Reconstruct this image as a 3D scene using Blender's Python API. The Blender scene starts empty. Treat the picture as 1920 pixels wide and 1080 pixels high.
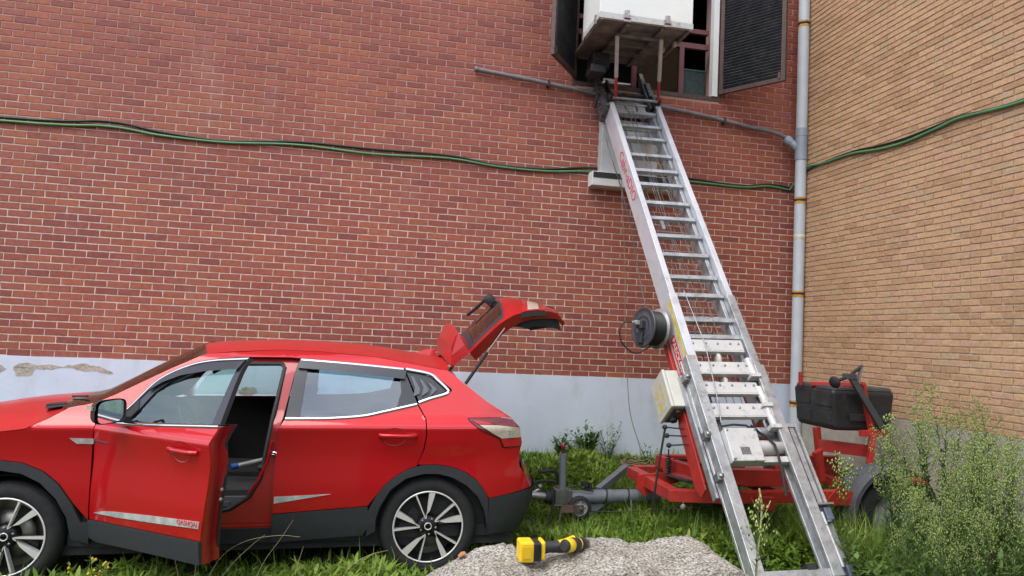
import bpy, bmesh, math, random
import numpy as np
from mathutils import Vector, Matrix, Euler, noise
from mathutils.geometry import delaunay_2d_cdt

random.seed(7)
rng = np.random.default_rng(7)
SC = bpy.context.scene
COL = SC.collection
PI = math.pi

# ------------------------------------------------------------------ camera
CAM = Vector((-4.7298, -7.4844, 1.69))
_yaw, _pit, _rol = .1914, .0641, .0476
_f = Vector((math.sin(_yaw)*math.cos(_pit), math.cos(_yaw)*math.cos(_pit), math.sin(_pit)))
_r0 = Vector((math.cos(_yaw), -math.sin(_yaw), 0))
_u0 = _r0.cross(_f)
_r = math.cos(_rol)*_r0 + math.sin(_rol)*_u0
_u = -math.sin(_rol)*_r0 + math.cos(_rol)*_u0
cd = bpy.data.cameras.new('camera')
cam = bpy.data.objects.new('camera', cd)
COL.objects.link(cam)
cd.sensor_width = 36
cd.lens = 1357.4*36/1920
cd.clip_end = 2000
m = Matrix((_r, _u, -_f)).transposed().to_4x4()
m.translation = CAM
cam.matrix_world = m
SC.camera = cam

# ------------------------------------------------------------------ sky, sun, exposure
SUN_EL, SUN_AZ = math.radians(57), math.radians(-128)   # azimuth: from +Y towards +X
sun_dir = Vector((math.sin(SUN_AZ)*math.cos(SUN_EL), math.cos(SUN_AZ)*math.cos(SUN_EL), math.sin(SUN_EL)))
W = bpy.data.worlds.new('World')
SC.world = W
W.use_nodes = True
wn, wl = W.node_tree.nodes, W.node_tree.links
wn.clear()
wo = wn.new('ShaderNodeOutputWorld'); wb = wn.new('ShaderNodeBackground')
sky = wn.new('ShaderNodeTexSky'); sky.sky_type = 'NISHITA'; sky.sun_disc = False
sky.sun_elevation = SUN_EL; sky.sun_rotation = SUN_AZ
sky.air_density = 1.0; sky.dust_density = 1.5; sky.ozone_density = 1.0
# thin broken cloud over the whole sky
tc = wn.new('ShaderNodeTexCoord'); mp = wn.new('ShaderNodeMapping'); mp.inputs['Scale'].default_value = (1, 1, 2.6)
cn = wn.new('ShaderNodeTexNoise'); cn.inputs['Scale'].default_value = 1.7; cn.inputs['Detail'].default_value = 8; cn.inputs['Roughness'].default_value = .58
cr = wn.new('ShaderNodeValToRGB')
cr.color_ramp.elements[0].position = .40; cr.color_ramp.elements[0].color = (.15, .15, .15, 1)
cr.color_ramp.elements[1].position = .66; cr.color_ramp.elements[1].color = (.95, .95, .95, 1)
mx = wn.new('ShaderNodeMix'); mx.data_type = 'RGBA'
mx.inputs['B'].default_value = (9.0, 9.1, 9.6, 1)
wl.new(tc.outputs['Generated'], mp.inputs['Vector']); wl.new(mp.outputs['Vector'], cn.inputs['Vector'])
wl.new(cn.outputs['Fac'], cr.inputs['Fac']); wl.new(cr.outputs['Color'], mx.inputs['Factor'])
wl.new(sky.outputs['Color'], mx.inputs['A']); wl.new(mx.outputs['Result'], wb.inputs['Color'])
wb.inputs['Strength'].default_value = .142
wl.new(wb.outputs['Background'], wo.inputs['Surface'])
sl = bpy.data.lights.new('sun', 'SUN'); sl.energy = 1.5; sl.angle = math.radians(46); sl.color = (1, .95, .87)
so = bpy.data.objects.new('sun', sl); COL.objects.link(so)
so.rotation_euler = sun_dir.to_track_quat('Z', 'Y').to_euler()
so.location = (-10, -20, 30)
SC.view_settings.view_transform = 'Standard'; SC.view_settings.look = 'None'
SC.view_settings.exposure = 0.88; SC.view_settings.gamma = 1
SC.view_settings.use_curve_mapping = False
SC.cycles.use_denoising = True
SC.cycles.max_bounces = 8
SC.cycles.transparent_max_bounces = 12

# ------------------------------------------------------------------ materials
MATS = {}
def mat(name, col, rough=.6, metal=0., var=.0, vscale=8., bump=0., bscale=60., coat=0., spec=.5, col2=None, dirt=None, dscale=3., detail=6., dlo=.5, dhi=.7, dstretch=None):
    if name in MATS: return MATS[name]
    M = bpy.data.materials.new(name); M.use_nodes = True
    nt = M.node_tree; N, L = nt.nodes, nt.links
    b = N['Principled BSDF']
    b.inputs['Base Color'].default_value = (*col, 1); b.inputs['Roughness'].default_value = rough
    b.inputs['Metallic'].default_value = metal; b.inputs['Specular IOR Level'].default_value = spec
    b.inputs['Coat Weight'].default_value = coat; b.inputs['Coat Roughness'].default_value = .03
    geo = N.new('ShaderNodeNewGeometry')
    out = None
    if var > 0 or col2:
        n = N.new('ShaderNodeTexNoise'); n.inputs['Scale'].default_value = vscale; n.inputs['Detail'].default_value = detail; n.inputs['Roughness'].default_value = .6
        L.new(geo.outputs['Position'], n.inputs['Vector'])
        r = N.new('ShaderNodeValToRGB')
        c2 = col2 or tuple(min(1, c*(1+var)) for c in col)
        c1 = col if col2 else tuple(c*(1-var) for c in col)
        r.color_ramp.elements[0].position = .35; r.color_ramp.elements[0].color = (*c1, 1)
        r.color_ramp.elements[1].position = .68; r.color_ramp.elements[1].color = (*c2, 1)
        L.new(n.outputs['Fac'], r.inputs['Fac']); out = r.outputs['Color']
    if dirt:
        n = N.new('ShaderNodeTexNoise'); n.inputs['Scale'].default_value = dscale; n.inputs['Detail'].default_value = 9; n.inputs['Roughness'].default_value = .68
        if dstretch:
            mpn = N.new('ShaderNodeMapping'); mpn.inputs['Scale'].default_value = dstretch
            L.new(geo.outputs['Position'], mpn.inputs['Vector']); L.new(mpn.outputs['Vector'], n.inputs['Vector'])
        else: L.new(geo.outputs['Position'], n.inputs['Vector'])
        r = N.new('ShaderNodeValToRGB')
        r.color_ramp.elements[0].position = dlo; r.color_ramp.elements[1].position = dhi
        L.new(n.outputs['Fac'], r.inputs['Fac'])
        mm = N.new('ShaderNodeMix'); mm.data_type = 'RGBA'
        L.new(r.outputs['Color'], mm.inputs['Factor'])
        if out: L.new(out, mm.inputs['A'])
        else: mm.inputs['A'].default_value = (*col, 1)
        mm.inputs['B'].default_value = (*dirt, 1); out = mm.outputs['Result']
    if out: L.new(out, b.inputs['Base Color'])
    if bump > 0:
        n = N.new('ShaderNodeTexNoise'); n.inputs['Scale'].default_value = bscale; n.inputs['Detail'].default_value = 5
        L.new(geo.outputs['Position'], n.inputs['Vector'])
        bp = N.new('ShaderNodeBump'); bp.inputs['Strength'].default_value = bump; bp.inputs['Distance'].default_value = .01
        L.new(n.outputs['Fac'], bp.inputs['Height']); L.new(bp.outputs['Normal'], b.inputs['Normal'])
    MATS[name] = M
    return M

def glass_mat(name, tint, rough=.0, gl=(1, 1, 1), base=.04, gain=1.6):
    M = bpy.data.materials.new(name); M.use_nodes = True
    nt = M.node_tree; N, L = nt.nodes, nt.links; N.clear()
    o = N.new('ShaderNodeOutputMaterial'); t = N.new('ShaderNodeBsdfTransparent'); g = N.new('ShaderNodeBsdfGlossy')
    t.inputs['Color'].default_value = (*tint, 1); g.inputs['Color'].default_value = (*gl, 1); g.inputs['Roughness'].default_value = rough
    lw_ = N.new('ShaderNodeFresnel'); lw_.inputs['IOR'].default_value = 1.52
    mr = N.new('ShaderNodeMath'); mr.operation = 'MULTIPLY_ADD'; mr.inputs[1].default_value = gain; mr.inputs[2].default_value = base
    mxs = N.new('ShaderNodeMixShader')
    L.new(lw_.outputs['Fac'], mr.inputs[0]); L.new(mr.outputs[0], mxs.inputs['Fac'])
    L.new(t.outputs[0], mxs.inputs[1]); L.new(g.outputs[0], mxs.inputs[2]); L.new(mxs.outputs[0], o.inputs['Surface'])
    MATS[name] = M
    return M

# ------------------------------------------------------------------ mesh builder
class MB:
    def __init__(s, xf=None):
        s.v = []; s.f = []; s.mi = []; s.sm = []; s.xf = xf; s.cur = 0; s.smooth = False
    def add(s, vs, fs, smooth=None):
        o = len(s.v)
        if s.xf: vs = [s.xf(Vector(p)) for p in vs]
        s.v += [tuple(p) for p in vs]
        for f in fs:
            s.f.append([o+i for i in f]); s.mi.append(s.cur); s.sm.append(s.smooth if smooth is None else smooth)
        return s
    def box(s, lo, hi, M=None):
        (x0, y0, z0), (x1, y1, z1) = lo, hi
        vs = [(x0,y0,z0),(x1,y0,z0),(x1,y1,z0),(x0,y1,z0),(x0,y0,z1),(x1,y0,z1),(x1,y1,z1),(x0,y1,z1)]
        if M: vs = [M @ Vector(p) for p in vs]
        return s.add(vs, [(3,2,1,0),(4,5,6,7),(0,1,5,4),(1,2,6,5),(2,3,7,6),(3,0,4,7)], False)
    def beam(s, a, b, w, h, up=(0, 0, 1), end=0):
        a, b = Vector(a), Vector(b); d = (b-a).normalized(); u = Vector(up)
        x = d.cross(u)
        if x.length < 1e-4: x = d.cross(Vector((1, 0, 0)))
        x.normalize(); z = x.cross(d)
        a = a - d*end; b = b + d*end
        vs = []
        for p in (a, b):
            for sx, sz in ((-1,-1),(1,-1),(1,1),(-1,1)): vs.append(p + x*sx*w/2 + z*sz*h/2)
        return s.add(vs, [(0,1,2,3),(7,6,5,4),(1,0,4,5),(2,1,5,6),(3,2,6,7),(0,3,7,4)], False)
    def tube(s, pts, r, n=8, caps=True):
        pts = [Vector(p) for p in pts]; vs = []; fs = []
        rr = r if hasattr(r, '__len__') else [r]*len(pts)
        prev = None
        for i, p in enumerate(pts):
            d = (pts[min(i+1, len(pts)-1)] - pts[max(i-1, 0)])
            if d.length < 1e-9: d = Vector((0, 0, 1))
            d.normalize()
            if prev is None:
                x = d.cross(Vector((0, 0, 1)))
                if x.length < .1: x = d.cross(Vector((1, 0, 0)))
            else: x = prev - d*prev.dot(d)
            x.normalize(); prev = x; y = d.cross(x)
            for k in range(n):
                a = 2*PI*k/n; vs.append(p + (x*math.cos(a) + y*math.sin(a))*rr[i])
        for i in range(len(pts)-1):
            for k in range(n):
                fs.append((i*n+k, i*n+(k+1) % n, (i+1)*n+(k+1) % n, (i+1)*n+k))
        s.add(vs, fs, True)
        if caps:
            s.add(vs[:n], [tuple(range(n-1, -1, -1))], False); s.add(vs[-n:], [tuple(range(n))], False)
        return s
    def lathe(s, c, axis, prof, n=24, smooth=True):
        # prof: (radius, offset along axis)
        c, ax = Vector(c), Vector(axis).normalized()
        x = ax.cross(Vector((0, 0, 1)))
        if x.length < .1: x = ax.cross(Vector((1, 0, 0)))
        x.normalize(); y = ax.cross(x); vs = []; fs = []
        for (r, o) in prof:
            for k in range(n):
                a = 2*PI*k/n; vs.append(c + ax*o + (x*math.cos(a)+y*math.sin(a))*r)
        for i in range(len(prof)-1):
            for k in range(n): fs.append((i*n+k, i*n+(k+1) % n, (i+1)*n+(k+1) % n, (i+1)*n+k))
        return s.add(vs, fs, smooth)
    def prism(s, poly, fn, d0, d1):
        # poly: 2D outline; fn(u, v, depth) -> 3D
        n = len(poly)
        vs = [fn(u, v, d0) for u, v in poly] + [fn(u, v, d1) for u, v in poly]
        fs = [tuple(range(n)), tuple(range(2*n-1, n-1, -1))] + [(i, i+n, (i+1) % n+n, (i+1) % n) for i in range(n)]
        return s.add(vs, fs, False)
    def grid(s, fn, nu, nv, smooth=True):
        vs = [fn(i/nu, j/nv) for i in range(nu+1) for j in range(nv+1)]
        fs = [(i*(nv+1)+j, (i+1)*(nv+1)+j, (i+1)*(nv+1)+j+1, i*(nv+1)+j+1) for i in range(nu) for j in range(nv)]
        return s.add(vs, fs, smooth)
    def mesh(s, name, mats, org=None):
        me = bpy.data.meshes.new(name)
        vs = s.v
        if org is not None: vs = [(p[0]-org[0], p[1]-org[1], p[2]-org[2]) for p in vs]
        me.from_pydata(vs, [], s.f)
        for mm in (mats if isinstance(mats, (list, tuple)) else [mats]): me.materials.append(mm)
        me.polygons.foreach_set('material_index', s.mi); me.polygons.foreach_set('use_smooth', s.sm)
        me.update()
        return me
    def build(s, name, mats, parent=None, fixn=True, bevel=0, sharp=None):
        org = parent['_org'] if parent is not None and '_org' in parent else (0, 0, 0)
        me = s.mesh(name, mats, org)
        if fixn:
            bm = bmesh.new(); bm.from_mesh(me)
            bmesh.ops.recalc_face_normals(bm, faces=bm.faces[:]); bm.to_mesh(me); bm.free()
        o = bpy.data.objects.new(name, me); COL.objects.link(o)
        if parent is not None: o.parent = parent; o['_org'] = org
        if bevel:
            bv = o.modifiers.new('bevel', 'BEVEL'); bv.width = bevel; bv.segments = 2; bv.limit_method = 'ANGLE'; bv.angle_limit = math.radians(40)
        return o

def tag(o, label=None, cat=None, group=None, kind=None):
    if label: o['label'] = label
    if cat: o['category'] = cat
    if group: o['group'] = group
    if kind: o['kind'] = kind
    return o
def thing(name, loc, label, cat, group=None, rot=(0, 0, 0)):
    o = bpy.data.objects.new(name, None); COL.objects.link(o); o.location = loc; o.rotation_euler = rot
    o.empty_display_size = .1; o['_org'] = tuple(loc) if rot == (0, 0, 0) else (0, 0, 0)
    return tag(o, label, cat, group)
def top(mb, name, mats, label, cat, group=None, loc=(0, 0, 0), kind=None, fixn=True, bevel=0):
    me = mb.mesh(name, mats, loc)
    if fixn:
        bm = bmesh.new(); bm.from_mesh(me); bmesh.ops.recalc_face_normals(bm, faces=bm.faces[:]); bm.to_mesh(me); bm.free()
    o = bpy.data.objects.new(name, me); COL.objects.link(o); o.location = loc; o['_org'] = tuple(loc)
    if bevel:
        bv = o.modifiers.new('bevel', 'BEVEL'); bv.width = bevel; bv.segments = 2; bv.limit_method = 'ANGLE'
    return tag(o, label, cat, group, kind)
def copy_tree(o, parent=None):
    c = o.copy(); COL.objects.link(c)
    if parent is not None: c.parent = parent
    for ch in o.children: copy_tree(ch, c)
    return c
def spline(pts, n):
    # Catmull-Rom through points
    P = [Vector(p) for p in pts]; P = [P[0]*2-P[1]] + P + [P[-1]*2-P[-2]]; out = []
    for i in range(1, len(P)-2):
        for k in range(n):
            t = k/n
            out.append(.5*((2*P[i]) + (P[i+1]-P[i-1])*t + (2*P[i-1]-5*P[i]+4*P[i+1]-P[i+2])*t*t + (3*P[i]-P[i-1]-3*P[i+1]+P[i+2])*t**3))
    out.append(P[-2]); return out
def to_px(p):
    d = Vector(p)-CAM; z = d.dot(_f)
    return 960+1357.4*d.dot(_r)/z, 540-1357.4*d.dot(_u)/z, z

def ground_z(x, y):
    z = -.011 + .0215*(x+4.24) if x < -4.24 else -.011 + .062*(x+4.24)*min(1, (x+4.24)/1.5)
    z = max(z, -.16)
    z = min(z, .30)
    def ss(t): t = min(1, max(0, t)); return t*t*(3-2*t)
    k = ss((x+3.5)/1.0)
    y0 = -.75*(1-k) - 1.9*k
    bank = .40 - (.12*k)*ss((x+3)/3)
    z += max(0, bank-z)*ss((y-y0)/(-.05-y0))
    z += .06*ss((-2.75-y)/1.0)*(1-ss((x+3.4)/.8))
    z -= .10*ss((x+3.2)/.6)*(1-ss((x+1.1)/.6))*ss((-2.6-y)/.5)
    return z + .018*noise.noise(Vector((x*2.1, y*2.1, 0)))

# ================================================================== GROUND
soil = mat('soil', (.045, .038, .022), .95, var=.4, vscale=9, bump=.6, bscale=40, col2=(.03, .05, .015))
def ground():
    b = MB(); xs = list(np.arange(-10, .81, .12)); ys = list(np.arange(-8, .41, .12))
    vs = [(x, y, ground_z(x, y)) for x in xs for y in ys]; ny = len(ys)
    b.add(vs, [(i*ny+j, (i+1)*ny+j, (i+1)*ny+j+1, i*ny+j+1) for i in range(len(xs)-1) for j in range(ny-1)], True)
    # far skirt, one sheet out to the horizon
    R = 600.; x0, x1, y0, y1 = xs[0], xs[-1], ys[0], ys[-1]
    def edge(pts, out):
        n = len(pts); o = [(p[0]+out[0], p[1]+out[1], -.1) for p in pts]
        b.add(pts+o, [(i, i+1, n+i+1, n+i) for i in range(n-1)], True)
    g = lambda x, y: (x, y, ground_z(x, y))
    edge([g(x, y0) for x in xs], (0, -R)); edge([g(x, y1) for x in xs], (0, R))
    edge([g(x0, y) for y in ys], (-R, 0)); edge([g(x1, y) for y in ys], (R, 0))
    for (cx, cy, sx, sy) in ((x0, y0, -R, -R), (x1, y0, R, -R), (x0, y1, -R, R), (x1, y1, R, R)):
        b.add([g(cx, cy), (cx+sx, cy, -.1), (cx+sx, cy+sy, -.1), (cx, cy+sy, -.1)], [(0, 1, 2, 3)], True)
    top(b, 'ground', soil, None, None, kind='structure')
ground()

# ================================================================== BRICK BUILDINGS
RED = [mat('red_brick_%d' % i, c, .62, var=.16, vscale=26, bump=.25, bscale=140, spec=.35, dirt=(.36, .19, .15), dscale=1.6, dlo=.56, dhi=.98, dstretch=(1.2, 1.2, .55)) for i, c in enumerate(
    [(.28, .082, .053), (.258, .072, .049), (.30, .090, .054), (.222, .062, .047), (.28, .085, .060), (.325, .102, .055)])]
TAN = [mat('tan_brick_%d' % i, c, .85, var=.20, vscale=55, bump=1.0, bscale=170, spec=.2, dirt=(.52, .36, .24), dscale=24, dlo=.50, dhi=.80) for i, c in enumerate(
    [(.54, .335, .190), (.49, .295, .17), (.57, .36, .21), (.44, .265, .15), (.55, .33, .21), (.50, .34, .205)])]
mortar_r = mat('mortar_pale', (.67, .56, .47), .9, var=.22, vscale=14, bump=.4, bscale=200)
_mn, _ml = mortar_r.node_tree.nodes, mortar_r.node_tree.links      # redder, older pointing in the upper courses
_gp = _mn.new('ShaderNodeNewGeometry'); _sx = _mn.new('ShaderNodeSeparateXYZ'); _ml.new(_gp.outputs['Position'], _sx.inputs[0])
_nz = _mn.new('ShaderNodeTexNoise'); _nz.inputs['Scale'].default_value = .9; _nz.inputs['Detail'].default_value = 5; _ml.new(_gp.outputs['Position'], _nz.inputs['Vector'])
_ma = _mn.new('ShaderNodeMath'); _ma.operation = 'MULTIPLY_ADD'; _ma.inputs[1].default_value = 2.6; _ml.new(_nz.outputs['Fac'], _ma.inputs[0]); _ml.new(_sx.outputs['Z'], _ma.inputs[2])
_mr = _mn.new('ShaderNodeMapRange'); _mr.inputs['From Min'].default_value = 4.2; _mr.inputs['From Max'].default_value = 5.6; _ml.new(_ma.outputs[0], _mr.inputs['Value'])
_mm = _mn.new('ShaderNodeMix'); _mm.data_type = 'RGBA'; _mm.inputs['B'].default_value = (.46, .29, .25, 1)
_bc = _mn['Principled BSDF'].inputs['Base Color']; _ml.new(_bc.links[0].from_socket, _mm.inputs['A']); _ml.new(_mr.outputs['Result'], _mm.inputs['Factor']); _ml.new(_mm.outputs['Result'], _bc)
mortar_t = mat('mortar_buff', (.62, .52, .40), .9, var=.25, vscale=18, bump=.5, bscale=160)
plast = mat('painted_plaster', (.56, .63, .735), .75, var=.05, vscale=2.2, bump=.18, bscale=22, dirt=(.42, .44, .45), dscale=2.6, dlo=.53, dhi=.9, dstretch=(1.3, 1, .6))
cement = mat('cement_render', (.36, .33, .29), .9, var=.15, vscale=6, bump=.5, bscale=70)
peel = mat('bare_plaster', (.40, .36, .30), .95, var=.3, vscale=26, bump=.6, bscale=60)

WX0, WX1, WZ0, WZ1 = -2.68, -1.03, 4.48, 5.95        # window opening
XL, ZT = -12., 7.2
redb = thing('brick_building', (-6, 0, 0), 'red brick building with a pale blue painted plaster base and a shuttered window', 'building')
b = MB()
for lo, hi in (((XL, 0, -.6), (WX0, .3, ZT)), ((WX1, 0, -.6), (0, .3, ZT)), ((WX0, 0, -.6), (WX1, .3, WZ0)), ((WX0, 0, WZ1), (WX1, .3, ZT))): b.box(lo, hi)
b.build('wall', mortar_r, redb, fixn=False)
b = MB(); nx = 90
xs = np.linspace(XL, -.004, nx)
b.add([(x, -.014, z) for x in xs for z in (-.6, 1.279+.003*math.sin(x*5)+.002*math.sin(x*17))] + [(x, 0, 1.279+.003*math.sin(x*5)) for x in xs],
      [(2*i, 2*i+2, 2*i+3, 2*i+1) for i in range(nx-1)] + [(2*i+1, 2*i+3, 2*nx+i+1, 2*nx+i) for i in range(nx-1)])
b.build('plaster_base', plast, redb)
def patch(pts, name, seed):
    # ragged bare patch where paint has flaked, standing 2 mm off the base
    b = MB(); r = random.Random(seed); n = len(pts); out = []
    for i in range(n):
        p, q = Vector(pts[i]), Vector(pts[(i+1) % n])
        for k in range(5):
            t = k/5; v = p.lerp(q, t); out.append((v.x + r.uniform(-.008, .008), v.y + r.uniform(-.008, .008)))
    b.prism(out, lambda u, v, d: (u, -.0145-d, v), .002, .0)
    b.build(name, peel, redb)
patch([(-8.20, 1.17), (-8.12, 1.20), (-8.03, 1.19), (-7.98, 1.155), (-8.05, 1.115), (-8.14, 1.12)], 'bare_patch', 1)
patch([(-7.93, 1.17), (-7.88, 1.215), (-7.72, 1.205), (-7.50, 1.20), (-7.33, 1.225), (-7.20, 1.20), (-7.08, 1.15), (-7.11, 1.135), (-7.24, 1.165), (-7.36, 1.16), (-7.45, 1.185), (-7.62, 1.165), (-7.74, 1.165), (-7.78, 1.10), (-7.90, 1.095)], 'bare_patch', 2)
patch([(-5.95, 1.02), (-5.88, 1.06), (-5.78, 1.05), (-5.77, 1.0), (-5.85, .97), (-5.93, .98)], 'bare_patch', 3)

def brick_verts(x0, x1, z0, z1, jit, r, bev=.0022, dep=.012):
    j = lambda: r.uniform(-jit, jit)
    a, c, d, e = (x0+j(), z0+j()), (x1+j(), z0+j()), (x1+j(), z1+j()), (x0+j(), z1+j())
    q = [a, c, d, e]; cx, cz = (x0+x1)/2, (z0+z1)/2
    f = [(p[0]-math.copysign(bev, p[0]-cx), p[1]-math.copysign(bev, p[1]-cz)) for p in q]
    return [(p[0], 0., p[1]) for p in q] + [(p[0], -dep+bev, p[1]) for p in q] + [(p[0], -dep, p[1]) for p in f]
BF = [(8, 9, 10, 11)] + [(4+i, 4+(i+1) % 4, 8+(i+1) % 4, 8+i) for i in range(4)] + [(i, (i+1) % 4, 4+(i+1) % 4, 4+i) for i in range(4)]

def lay(parent, cells, mats, to3, dep, jit, visible, seed, rot):
    r = random.Random(seed); scored = []
    for c in cells:
        (x0, x1, z0, z1) = c; full = (x1-x0) > .18
        A = to_px(to3(x0, 0, z0)); B = to_px(to3(x1, 0, z1))
        mx_, my_ = (A[0]+B[0])/2, (A[1]+B[1])/2
        s = abs((B[0]-A[0])*(B[1]-A[1]))
        if not (full and visible(mx_, my_) and A[2] > 0): s = 0
        scored.append((s, c))
    order = sorted(range(len(cells)), key=lambda i: -scored[i][0])
    single = set(i for i in order[:300] if scored[i][0] > 0)
    proto = []
    for k in range(len(mats)*2):                                     # two shapes of brick in each colour
        L = .1905; H = cells[order[0]][3]-cells[order[0]][2]
        bb = MB(); bb.add(brick_verts(-L/2, L/2, -H/2, H/2, jit, r, dep=dep), BF, False)
        me = bb.mesh('brick', mats[k//2])
        proto.append(me)
    joined = MB()
    for i, c in enumerate(cells):
        x0, x1, z0, z1 = c
        cl = noise.noise(Vector((x0*.9, z0*1.5, seed)))*1.6
        k = r.choices(range(len(mats)), [5, 4*max(.2, 1-cl), 4*max(.2, 1+cl), 2.4*max(.1, 1-1.2*cl), 3.5, 1.6*max(.1, 1+1.4*cl)])[0]
        if i in single:
            o = bpy.data.objects.new('brick', proto[k*2+r.randrange(2)]); COL.objects.link(o); o.parent = parent
            p = to3((x0+x1)/2, 0, (z0+z1)/2); og = parent['_org']
            o.location = (p[0]-og[0], p[1]-og[1], p[2]-og[2]); o.rotation_euler = rot
        else:
            joined.cur = k
            joined.add([to3(*p) for p in brick_verts(x0, x1, z0, z1, jit, r, dep=dep)], BF, False)
    o = joined.build('brick', mats, parent, fixn=False); o['kind'] = 'stuff'

cells = []
k = 0
while 1.27+.0682*k < ZT:
    z0, z1 = 1.27+.0682*k+.0053, 1.27+.0682*(k+1)-.0053
    if k == 0: z0 = 1.2835
    off = 0 if k % 2 == 0 else .1; x = -.0
    js = [0.0] + [-(off + .2*i) for i in range(0 if off else 1, 62)]
    for a, c in zip(js[1:], js[:-1]):
        x0, x1 = a+.005, c-.005
        if z1 > WZ0-.01 and z0 < WZ1 and x1 > WX0 and x0 < WX1:
            if x0 < WX0-.03: cells.append((x0, WX0-.004, z0, z1))
            if x1 > WX1+.03: cells.append((WX1+.004, x1, z0, z1))
            if z0 < WZ0-.03 and x0 >= WX0: pass
            continue
        cells.append((x0, x1, z0, z1))
    k += 1
lay(redb, cells, RED, lambda x, y, z: (x, y, z), .0052, .0019, lambda px, py: 0 < px < 1110 and 0 < py < (640 if px > 330 else 668-.0*px) and not (py > 545 and px > 800), 11, (0, 0, 0))

tanb = thing('brick_building', (0, -4, 0), 'tan rough faced brick building meeting the red one at the corner', 'building')
YN = -8.0
b = MB(); b.box((0, YN, -.6), (.3, -.0, ZT)); b.build('wall', mortar_t, tanb, fixn=False)
b = MB(); b.box((-.02, YN, -.6), (-.001, -.016, 1.098)); b.build('cement_base', cement, tanb, fixn=False)
cells = []
for k in range(-15, 95):
    z0, z1 = 1.927+.0551*k+.0055, 1.927+.0551*(k+1)-.0045
    off = .088 if k % 2 == 0 else .188
    js = [0.] + [off-.2*0 + .2*i for i in range(0, 41)]
    for a, c in zip(js[:-1], js[1:]):
        if c-a > .05: cells.append((a+.005, c-.005, z0, z1))
lay(tanb, cells, TAN, lambda x, y, z: (y, -x, z), .0105, .0024, lambda px, py: 1520 < px < 1935 and -5 < py < 700, 12, (0, 0, -PI/2))

# kerb at the foot of the tan wall
kerb_m = mat('kerb_concrete', (.42, .37, .28), .9, var=.2, vscale=12, bump=.5, bscale=60)
b = MB()
yk = [-8 + .5*i for i in range(16)]
b.prism([(-.13, -.3), (-.13, .405), (-.12, .42), (-.021, .425), (-.021, -.3)], lambda u, v, d: (u, d, v+.02*math.sin(d*1.1)), -8, -.35)
tag(b.build('kerb', kerb_m), kind='structure')

# ------------------------------------------------------------------ window, shutters
brown = mat('brown_frame', (.075, .045, .04), .6, var=.3, vscale=20)
maroon = mat('maroon_frame', (.13, .045, .05), .55, var=.15, vscale=12)
slatm = mat('slate_slat', (.045, .052, .062), .5, var=.2, vscale=10, dirt=(.10, .10, .10), dscale=9)
whitep = mat('white_paint', (.68, .70, .70), .5, var=.06, vscale=5)
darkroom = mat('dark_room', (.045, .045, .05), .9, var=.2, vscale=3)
b = MB()
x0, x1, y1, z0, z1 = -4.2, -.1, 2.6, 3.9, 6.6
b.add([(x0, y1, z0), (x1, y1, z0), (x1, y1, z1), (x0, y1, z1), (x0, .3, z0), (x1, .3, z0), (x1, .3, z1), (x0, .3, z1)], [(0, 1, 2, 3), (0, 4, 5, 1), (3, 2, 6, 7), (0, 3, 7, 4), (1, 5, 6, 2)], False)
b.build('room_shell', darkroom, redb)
wf = MB()
wf.box((WX0, -.012, WZ0-.045), (WX1+.06, .1, WZ0)); wf.box((WX0-.045, -.012, WZ0-.045), (WX0, .1, WZ1)); wf.box((WX1+.003, -.012, WZ0), (WX1+.06, .1, WZ1))
wf = wf.build('window_frame', brown, redb)
mb = MB(); mb.box((WX1-.065, -.03, WZ0+.002), (WX1, .05, WZ1)); mb.build('jamb', whitep, wf)
mb = MB()
mb.box((-1.44, .10, WZ0), (-1.385, .15, 5.06)); mb.box((WX0, .102, 5.06), (WX1-.06, .148, 5.12)); mb.box((WX0, .102, 5.24), (WX1-.06, .148, 5.29)); mb.box((-2.0, .10, WZ0), (-1.95, .15, 5.06))
mb.build('mullion', maroon, wf)
gl_dark = glass_mat('window_glass', (.20, .23, .24), .02, (.5, .5, .5), base=.0)
mb = MB(); mb.box((-1.95, .122, WZ0+.01), (-1.44, .126, 5.06)); mb.build('pane', gl_dark, wf)

def shutter(hx, fx, fy):
    h = Vector((hx, -.03, 0)); f = Vector((fx, fy, 0)); d = (f-h).normalized(); Wd = (f-h).length
    nrm = Vector((d.y, -d.x, 0))
    P = lambda u, v, t: h + d*u + nrm*t + Vector((0, 0, v))
    zb, zt = 4.505, 5.93
    b = MB()
    def bx(u0, u1, v0, v1, t0, t1):
        vs = [P(u, v, t) for t in (t0, t1) for v in (v0, v1) for u in (u0, u1)]
        b.add(vs, [(0, 1, 3, 2), (4, 6, 7, 5), (0, 4, 5, 1), (2, 3, 7, 6), (0, 2, 6, 4), (1, 5, 7, 3)], False)
    bx(0, .045, zb, zt, -.02, .02); bx(Wd-.045, Wd, zb, zt, -.02, .02)
    bx(.045, Wd-.045, zb, zb+.045, -.019, .019); bx(.045, Wd-.045, zt-.045, zt, -.019, .019)
    bx(Wd-.075, Wd-.0465, zb+.03, zb+.10, -.026, .026)
    o = b.build('shutter', brown, redb)
    sb = MB(); L = Wd-.09
    ang = math.atan2(d.y, d.x); vdir = h-CAM; sgn = -1 if vdir.dot(Vector((-math.sin(ang), math.cos(ang), 0))) > 0 else 1
    Mx = Matrix.Rotation(math.radians(46*sgn), 4, 'X')
    sb.box((-L/2, -.022, -.0035), (L/2, .022, .0035), Mx); me = sb.mesh('slat', slatm)
    ang = math.atan2(d.y, d.x); z = zb+.07; og = redb['_org']
    while z < zt-.06:
        c = P(Wd/2, z, 0); s = bpy.data.objects.new('slat', me); COL.objects.link(s); s.parent = o
        s.location = (c.x-og[0], c.y-og[1], c.z-og[2]); s.rotation_euler = (0, 0, ang); z += .0335
    return o
shutter(-1.0, -.57, -.66)
shutter(-2.70, -3.10, -.60)

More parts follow.
